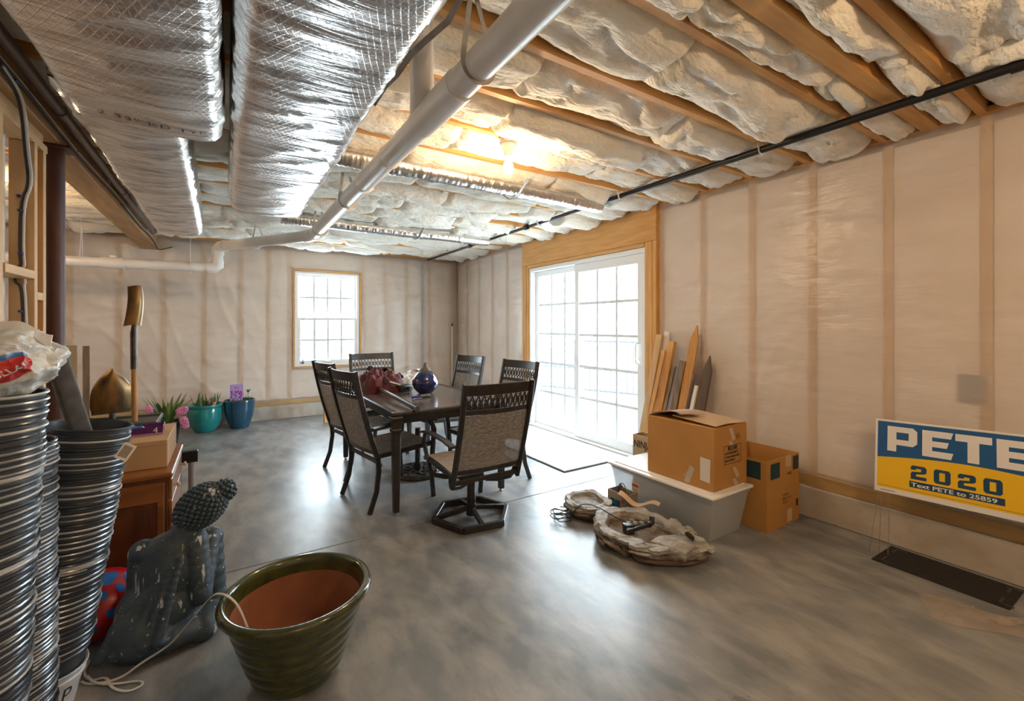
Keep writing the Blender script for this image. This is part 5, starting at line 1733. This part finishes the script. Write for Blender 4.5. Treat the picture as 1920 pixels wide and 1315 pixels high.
shovel('drain_spade', 'narrow spade standing upside down, rusty blade high against the far wall', (-.50, 3.80, .012), (-.545, 4.0, 1.63), .115, .27, .27, False, .75)
shovel('round_shovel', 'round point shovel standing upside down beside the narrow spade', (-.61, 3.86, .012), (-.665, 4.02, 1.075), .22, .30, .15, True, .35)
M['ply_pale'] = wood('ply_pale', (.44, .31, .18), (.36, .24, .13), 'z', knots=False)
pl = thing('plywood_offcut', 'tan plywood offcut standing upright behind the red steel column', 'board', (-1.10, 4.98, 0), .25)
MB().box((-.10, -.006, 0), (.07, .006, 1.21)).build('sheet', M['ply_pale'], pl)
pl2 = thing('dark_board', 'narrow dark board standing behind the plywood offcut', 'board', (-.985, 5.08, 0), .25)
MB().box((-.03, -.01, 0), (.012, .01, 1.20)).build('sheet', M['weathered'], pl2)

# ------------------------------------------------------------------ spotted ball
bl_ = thing('play_ball', 'red rubber ball with blue spots between the pails and the statue', 'ball', (-.455, 2.625, 0))
RB = .143
MB().ball((0, 0, RB), RB, 40, 24).build('ball', P('red_rubber', (.42, .008, .015), .3), bl_, smooth=80)
spm = P('blue_spot', (.012, .13, .42), .3)
for lon, lat, sz in ((a_, b_, c_ * .62) for a_, b_, c_ in ((-70, 5, .028), (-35, 12, .032), (-52, 40, .024), (-20, 48, .036), (-85, 38, .03), (-60, -30, .045), (-28, -22, .03), (-100, -10, .04), (-5, 8, .03), (-80, 68, .05), (10, 40, .03), (-45, 70, .03))):
    c = Vector((math.cos(math.radians(lat)) * math.cos(math.radians(lon)), math.cos(math.radians(lat)) * math.sin(math.radians(lon)), math.sin(math.radians(lat))))
    a = c.orthogonal().normalized()
    b = c.cross(a)
    mb = MB()
    ctr = mb.bm.verts.new(Vector((0, 0, RB)) + c * (RB + .0008))
    prev = None
    for j in (1, 2, 3):
        row = [mb.bm.verts.new(Vector((0, 0, RB)) + (c * RB + (a * math.cos(t) + b * math.sin(t) * 1.35) * sz * j / 3).normalized() * (RB + .0008)) for t in [2 * PI * k / 20 for k in range(20)]]
        for k in range(20):
            k2 = (k + 1) % 20
            mb.bm.faces.new((ctr, row[k], row[k2]) if prev is None else (prev[k], row[k], row[k2], prev[k2]))
        prev = row
    mb.build('spot', spm, bl_, smooth=80)

# ------------------------------------------------------------------ garden statue
def statue_mat():
    m = P('blue_grey_stone', (0.034, 0.062, 0.090), .55, 0, (0.062, 0.085, 0.108), 7, (1, 1, 1), 5, .35, .7, .4, 45, .006)
    nt = m.node_tree
    L = nt.links.new
    b = nt.nodes['Principled BSDF']
    tc = nt.nodes.new('ShaderNodeTexCoord')
    def spots(scale, lo, hi, rotv, st):
        mp = nt.nodes.new('ShaderNodeMapping')
        mp.inputs['Scale'].default_value = st
        mp.inputs['Rotation'].default_value = rotv
        L(tc.outputs['Object'], mp.inputs['Vector'])
        n = nt.nodes.new('ShaderNodeTexNoise')
        n.inputs['Scale'].default_value = scale
        n.inputs['Detail'].default_value = 7
        L(mp.outputs[0], n.inputs['Vector'])
        r = nt.nodes.new('ShaderNodeMapRange')
        r.inputs['From Min'].default_value = lo
        r.inputs['From Max'].default_value = hi
        L(n.outputs['Fac'], r.inputs['Value'])
        return r.outputs[0]
    a = spots(34, .635, .66, (0, .55, 0), (1, 1, .13))
    c = spots(60, .675, .70, (0, 0, 0), (1, 1, 1))
    mx = nt.nodes.new('ShaderNodeMath'); mx.operation = 'MAXIMUM'
    L(a, mx.inputs[0]); L(c, mx.inputs[1])
    mix = nt.nodes.new('ShaderNodeMix'); mix.data_type = 'RGBA'
    mix.inputs['B'].default_value = (.50, .52, .55, 1)
    L(b.inputs['Base Color'].links[0].from_socket, mix.inputs['A'])
    L(mx.outputs[0], mix.inputs['Factor'])
    L(mix.outputs['Result'], b.inputs['Base Color'])
    return m
M['statue'] = statue_mat()
sta = thing('garden_statue', 'blue grey seated garden statue seen from behind, head resting on its knee', 'statue', (-.225, 2.43, 0))
mb = MB()
def cap(a, b, ra, rb, n=7):
    a, b = Vector(a), Vector(b)
    for i in range(n):
        t = i / (n - 1)
        mb.ball(a + (b - a) * t, ra + (rb - ra) * t, 16, 10)
mb.ball((-.01, .02, .055), (.20, .165, .07), 24, 14)
mb.ball((-.075, -.045, .095), (.115, .105, .11), 24, 14)
mb.ball((-.02, .03, .15), (.155, .13, .13), 24, 14)
mb.ball((.01, .015, .30), (.118, .085, .17), 24, 14)
mb.ball((.015, .015, .39), (.115, .07, .07), 24, 14)
mb.ball((-.075, .02, .405), .05, 16, 10)
cap((-.08, .03, .40), (-.10, .07, .22), .05, .042)
cap((.105, .005, .405), (.125, -.035, .20), .055, .046)
mb.ball((.128, -.035, .185), .047, 16, 10)
cap((.135, -.01, .20), (.165, .10, .36), .042, .034)
cap((.165, .10, .05), (.165, .13, .36), .065, .05)
mb.ball((.14, .03, .05), (.075, .13, .06), 20, 12)
mb.ball((.135, -.06, .035), (.06, .05, .04), 16, 10)
cap((.04, .02, .43), (.09, .03, .49), .05, .05)
Rh = rot('Y', 52).to_3x3()
mb.ball((.13, .035, .55), (.083, .088, .108), 28, 18, Rh)
mb.ball((.215, .03, .605), (.045, .045, .045), 18, 12)
cap((.16, .03, .575), (.215, .03, .605), .06, .044)
mb.ball((.038, .05, .52), (.014, .02, .035), 12, 8, rot('Y', 40).to_3x3())
# robe folds down the back
for k in range(5):
    cap((.06 - .032 * k, -.066 + .004 * k, .37 - .03 * k), (-.01 - .047 * k, -.142 + .010 * k, .09 - .006 * k), .014, .022, 12)
tmp = mb.build('tmp_statue', M['statue'])
md = tmp.modifiers.new('r', 'REMESH'); md.mode = 'VOXEL'; md.voxel_size = .0065; md.use_smooth_shade = True
ms = tmp.modifiers.new('s', 'SMOOTH'); ms.iterations = 4; ms.factor = .6
dg = bpy.context.evaluated_depsgraph_get()
me = bpy.data.meshes.new_from_object(tmp.evaluated_get(dg))
bpy.data.objects.remove(tmp)
me.name = 'figure'
for v in me.vertices:
    if v.co.z < .004:
        v.co.z = .0
for p in me.polygons:
    p.use_smooth = True
obj('figure', me, sta)
mb = MB()
for k in range(300):
    t = (k + .5) / 300
    ph = k * 2.399963
    zc = 1 - 2 * t
    d = Vector((math.sqrt(1 - zc * zc) * math.cos(ph), math.sqrt(1 - zc * zc) * math.sin(ph), zc))
    # face side (away from the camera, low) stays bare
    p = Rh @ Vector((d.x * .084, d.y * .089, d.z * .109))
    if d.y > .55 and d.z < .4:
        continue
    mb.ball(Vector((.13, .035, .55)) + p, .0105, 7, 5)
for k in range(70):
    t = (k + .5) / 70
    ph = k * 2.399963
    zc = 1 - 2 * t
    d = Vector((math.sqrt(1 - zc * zc) * math.cos(ph), math.sqrt(1 - zc * zc) * math.sin(ph), zc))
    mb.ball(Vector((.215, .03, .605)) + d * .046, .0095, 7, 5)
for k in range(60):
    a = 2 * PI * k / 15
    q = (k // 15) / 4
    c = Vector((.155, .03, .572)).lerp(Vector((.215, .03, .605)), q)
    ax = Vector((.06, 0, .033)).normalized()
    s = ax.orthogonal().normalized(); t2 = ax.cross(s)
    mb.ball(c + (s * math.cos(a + q) + t2 * math.sin(a + q)) * (.066 - .018 * q), .0105, 7, 5)
mb.build('curled_hair', M['statue'], sta, smooth=80)

# ------------------------------------------------------------------ green glazed planter
gp_ = thing('green_planter', 'large olive green glazed planter with terracotta inside in the foreground', 'planter', (.24, 1.95, 0))
M['olive'] = P('olive_glaze', (0.060, 0.070, 0.018), .16, 0, (0.030, 0.034, 0.010), 14, (1, 1, 1), 6, .35, .7, .15, 60, .003, coat=.6)
M['terracotta'] = P('raw_terracotta', (0.30, 0.105, 0.05), .85, 0, (0.21, 0.07, 0.035), 6, (1, 1, 1), 6, .3, .7, .3, 40, .004)
prof = [(0, .0), (.140, .0), (.150, .006)]
for i in range(61):
    t = i / 60
    r = .150 + .098 * t ** .85
    r += .0055 * abs(math.sin(t * PI * 6.0)) ** .6
    prof.append((r, .008 + .285 * t))
MB().lathe(prof, 64).build('outer_wall', M['olive'], gp_, smooth=60)
MB().lathe([(.246, .292), (.262, .296), (.274, .306), (.277, .318), (.272, .330), (.262, .335), (.250, .333), (.243, .322), (.240, .300), (.236, .283), (.233, .270)], 64).build('rim', M['olive'], gp_, smooth=60)
MB().lathe([(.2335, .2715), (.215, .20), (.180, .10), (.148, .045), (.12, .030), (0, .028)], 64).build('inner_wall', M['terracotta'], gp_, smooth=60)

# white flat cord from the floor over the statue foot into the planter
wc = thing('extension_cord', 'flat white extension cord from the floor loop into the green planter', 'cord')
pts = [(-.47, 2.33, .004), (-.45, 2.30, .004), (-.38, 2.265, .006), (-.33, 2.25, .02), (-.285, 2.245, .05), (-.222, 2.225, .085), (-.18, 2.19, .125), (-.10, 2.12, .248), (-.045, 2.055, .34), (-.015, 2.025, .348), (.01, 1.995, .342), (.04, 1.985, .30), (.07, 1.965, .21), (.10, 1.94, .13), (.14, 1.90, .075), (.20, 1.86, .05)]
pts2 = [Vector(p) for p in pts]
for _ in range(2):
    q = [pts2[0]]
    for a, b in zip(pts2, pts2[1:]):
        q += [a * .75 + b * .25, a * .25 + b * .75]
    pts2 = q + [pts2[-1]]
MB().ribbon(pts2, .009, .0045, (.3, -.5, 1)).build('cord', M['cable_white'], wc, bevel=.001)
wc2 = thing('extension_cord', 'loose loop of white extension cord on the floor before the statue', 'cord')
lp = [(-.47, 2.46, .004), (-.475, 2.38, .004), (-.44, 2.31, .004), (-.39, 2.30, .010), (-.37, 2.23, .004), (-.31, 2.165, .004), (-.265, 2.18, .004), (-.28, 2.215, .004), (-.35, 2.235, .006), (-.42, 2.275, .010), (-.455, 2.34, .012)]
pts2 = [Vector(p) for p in lp]
for _ in range(2):
    q = [pts2[0]]
    for a, b in zip(pts2, pts2[1:]):
        q += [a * .75 + b * .25, a * .25 + b * .75]
    pts2 = q + [pts2[-1]]
MB().ribbon(pts2, .009, .0045).build('cord', M['cable_white'], wc2, bevel=.001)
sw1 = thing('dry_straw', 'thin dry straw lying on the concrete right of the green planter', 'straw')
MB().tube([(.40, 2.17, .002), (.55, 2.30, .002)], .0015, 5).build('stem', P('straw', (.5, .36, .2), .8), sw1)

# ------------------------------------------------------------------ potted plants at the far wall
leafm = P('leaf_green', (.075, .15, .03), .45, 0, (.13, .20, .05), 12)
leafd = P('leaf_dark', (.05, .11, .03), .45, 0, (.09, .15, .04), 12)
soil = P('soil', (.035, .025, .018), .95)
pinkm = P('hyacinth_pink', (.62, .15, .36), .6, 0, (.75, .32, .52), 40)
def leaf(t, base, tip, w, bend, mat):
    base, tip = Vector(base), Vector(tip)
    d = tip - base
    s = d.cross(Vector((0, 0, 1)))
    s = s.normalized() if s.length > 1e-4 else Vector((1, 0, 0))
    nrm = s.cross(d.normalized())
    mb = MB()
    def f(u, v):
        ww = w * (math.sin(PI * min(1, .18 + .82 * u)) ** .7) * (1 if u < .97 else .25)
        c = base + d * u + Vector((d.x, d.y, 0)) * bend * u * u + Vector((0, 0, -bend * .4 * u * u * d.length))
        return c + s * (v - .5) * ww - nrm * (abs(v - .5) * ww * -.35)
    mb.slabgrid(f, 8, 2, nrm * .0015)
    mb.build('leaf', mat, t, smooth=60)
def hyacinth(t, a, b, r, stem0):
    MB().tube([stem0, (Vector(stem0) + Vector(a)) / 2 + Vector((0, 0, .02)), a], .006, 8).build('stem', leafm, t)
    mb = MB()
    a, b = Vector(a), Vector(b)
    ax = (b - a).normalized()
    s = ax.orthogonal().normalized()
    q = ax.cross(s)
    for k in range(46):
        u = k / 45
        an = k * 2.4
        rr = r * math.sin(PI * (.15 + .8 * u)) ** .6
        mb.ball(a + (b - a) * u + (s * math.cos(an) + q * math.sin(an)) * rr, .014 * (1 - .3 * u), 6, 4)
    mb.build('flower_spike', pinkm, t, smooth=0)
rnd = random.Random(3)
p1 = thing('potted_bulbs', 'turquoise glazed pot of short green bulb shoots near the far wall', 'plant pot', (-.235, 7.02, 0))
turq = P('turquoise_glaze', (.012, .21, .22), .15, 0, (.02, .26, .26), 3, coat=.6)
MB().lathe([(0, 0), (.105, 0), (.118, .01), (.155, .08), (.185, .16), (.195, .24), (.192, .29), (.188, .305), (.197, .315), (.205, .335), (.203, .352), (.192, .354), (.186, .34), (.176, .30), (0, .30)], 40).build('pot', turq, p1, smooth=50)
MB().lathe([(.178, .305), (.1, .318), (0, .322)], 24).build('soil', soil, p1)
for k in range(34):
    a, r = rnd.uniform(0, 2 * PI), .15 * math.sqrt(rnd.random())
    b_ = Vector((r * math.cos(a), r * math.sin(a), .315))
    leaf(p1, b_, b_ + Vector((rnd.uniform(-.04, .04), rnd.uniform(-.04, .04), rnd.uniform(.08, .22))), .016, .2, leafm if k % 2 else leafd)
for a in (.3, -.5, 1.2):
    MB().ball((.09 * math.cos(a) + .02, .09 * math.sin(a) - .05, .355), (.022, .02, .032), 8, 6).build('flower_bud', P('bud', (.45, .28, .26), .7), p1)
p2 = thing('potted_iris', 'dark blue dimpled pot with a purple picture tag near the far wall', 'plant pot', (.145, 7.04, 0))
navyg = P('navy_glaze', (.006, .055, .12), .12, 0, (.008, .075, .14), 4, coat=.8)
MB().lathe([(0, 0), (.105, 0), (.112, .008), (.135, .07), (.165, .16), (.180, .26), (.184, .34), (.188, .362), (.184, .374), (.174, .374), (.168, .34), (0, .33)], 40).build('pot', navyg, p2, smooth=50)
mb = MB()
for j in range(7):
    z = .08 + j * .04
    r = .112 + (.184 - .112) * ((z - .008) / .34) ** .75
    for k in range(22):
        a = 2 * PI * (k + .5 * (j % 2)) / 22
        mb.ball((r * math.cos(a), r * math.sin(a), z), (.006, .006, .006), 6, 4)
mb.build('dimple_dots', navyg, p2, smooth=80)
MB().lathe([(.170, .335), (.1, .345), (0, .348)], 24).build('soil', soil, p2)
for k in range(20):
    a, r = rnd.uniform(0, 2 * PI), .14 * math.sqrt(rnd.random())
    b_ = Vector((r * math.cos(a), r * math.sin(a), .34))
    leaf(p2, b_, b_ + Vector((rnd.uniform(-.03, .03), rnd.uniform(-.03, .03), rnd.uniform(.05, .12))), .010, .2, leafm)
tgp = MB().box((-.11, -.005, .36), (.04, -.001, .58)).build('picture_tag', P('tag_lilac', (.42, .27, .62), .5), p2)
mb = MB()
for k in range(26):
    x, z = rnd.uniform(-.10, .03), rnd.uniform(.40, .50)
    mb.ball((x, -.006, z), (.009, .002, .012), 6, 4)
mb.build('printed_flowers', P('tag_flowers', (.45, .02, .20), .5, 0, (.09, .05, .25), 30), tgp)
text('IRIS', .035, P('tag_ink', (.05, .02, .12), .5), tgp, (-.035, -.0062, .525), (1, 0, 0), (0, 0, 1), 1.0, 'CENTER')
MB().tube([(.095, -.04, .34), (.10, -.04, .47)], .003, 6).build('stem', leafm, p2)
mb = MB()
for k in range(7):
    a = k * .9
    mb.bar((.10, -.04, .465), (.10 + .028 * math.cos(a), -.04 + .028 * math.sin(a), .505), .010, .003)
mb.build('iris_flower', P('iris_dark', (.035, .02, .075), .6), p2)
p3 = thing('potted_hyacinth', 'strappy leaved hyacinth with drooping pink flower spikes behind the carton', 'plant pot', (-.585, 6.5, 0))
MB().lathe([(0, 0), (.10, 0), (.13, .24), (.138, .245), (.136, .265), (.124, .262), (.12, .235), (0, .23)], 28).build('pot', M['black'], p3)
MB().lathe([(.122, .238), (0, .245)], 20).build('soil', soil, p3)
for k in range(26):
    a = rnd.uniform(0, 2 * PI)
    r = .06 * rnd.random()
    ln = rnd.uniform(.18, .36)
    o_ = rnd.uniform(.05, .26)
    b_ = Vector((r * math.cos(a), r * math.sin(a), .24))
    leaf(p3, b_, b_ + Vector((o_ * math.cos(a), o_ * math.sin(a), ln)), .035, .15, leafm if k % 3 else leafd)
hyacinth(p3, (.10, -.05, .36), (.20, -.05, .40), .035, (.02, 0, .24))
hyacinth(p3, (.15, -.06, .30), (.19, -.07, .17), .035, (.03, 0, .24))
hyacinth(p3, (-.14, -.02, .38), (-.17, -.02, .46), .025, (-.03, 0, .24))
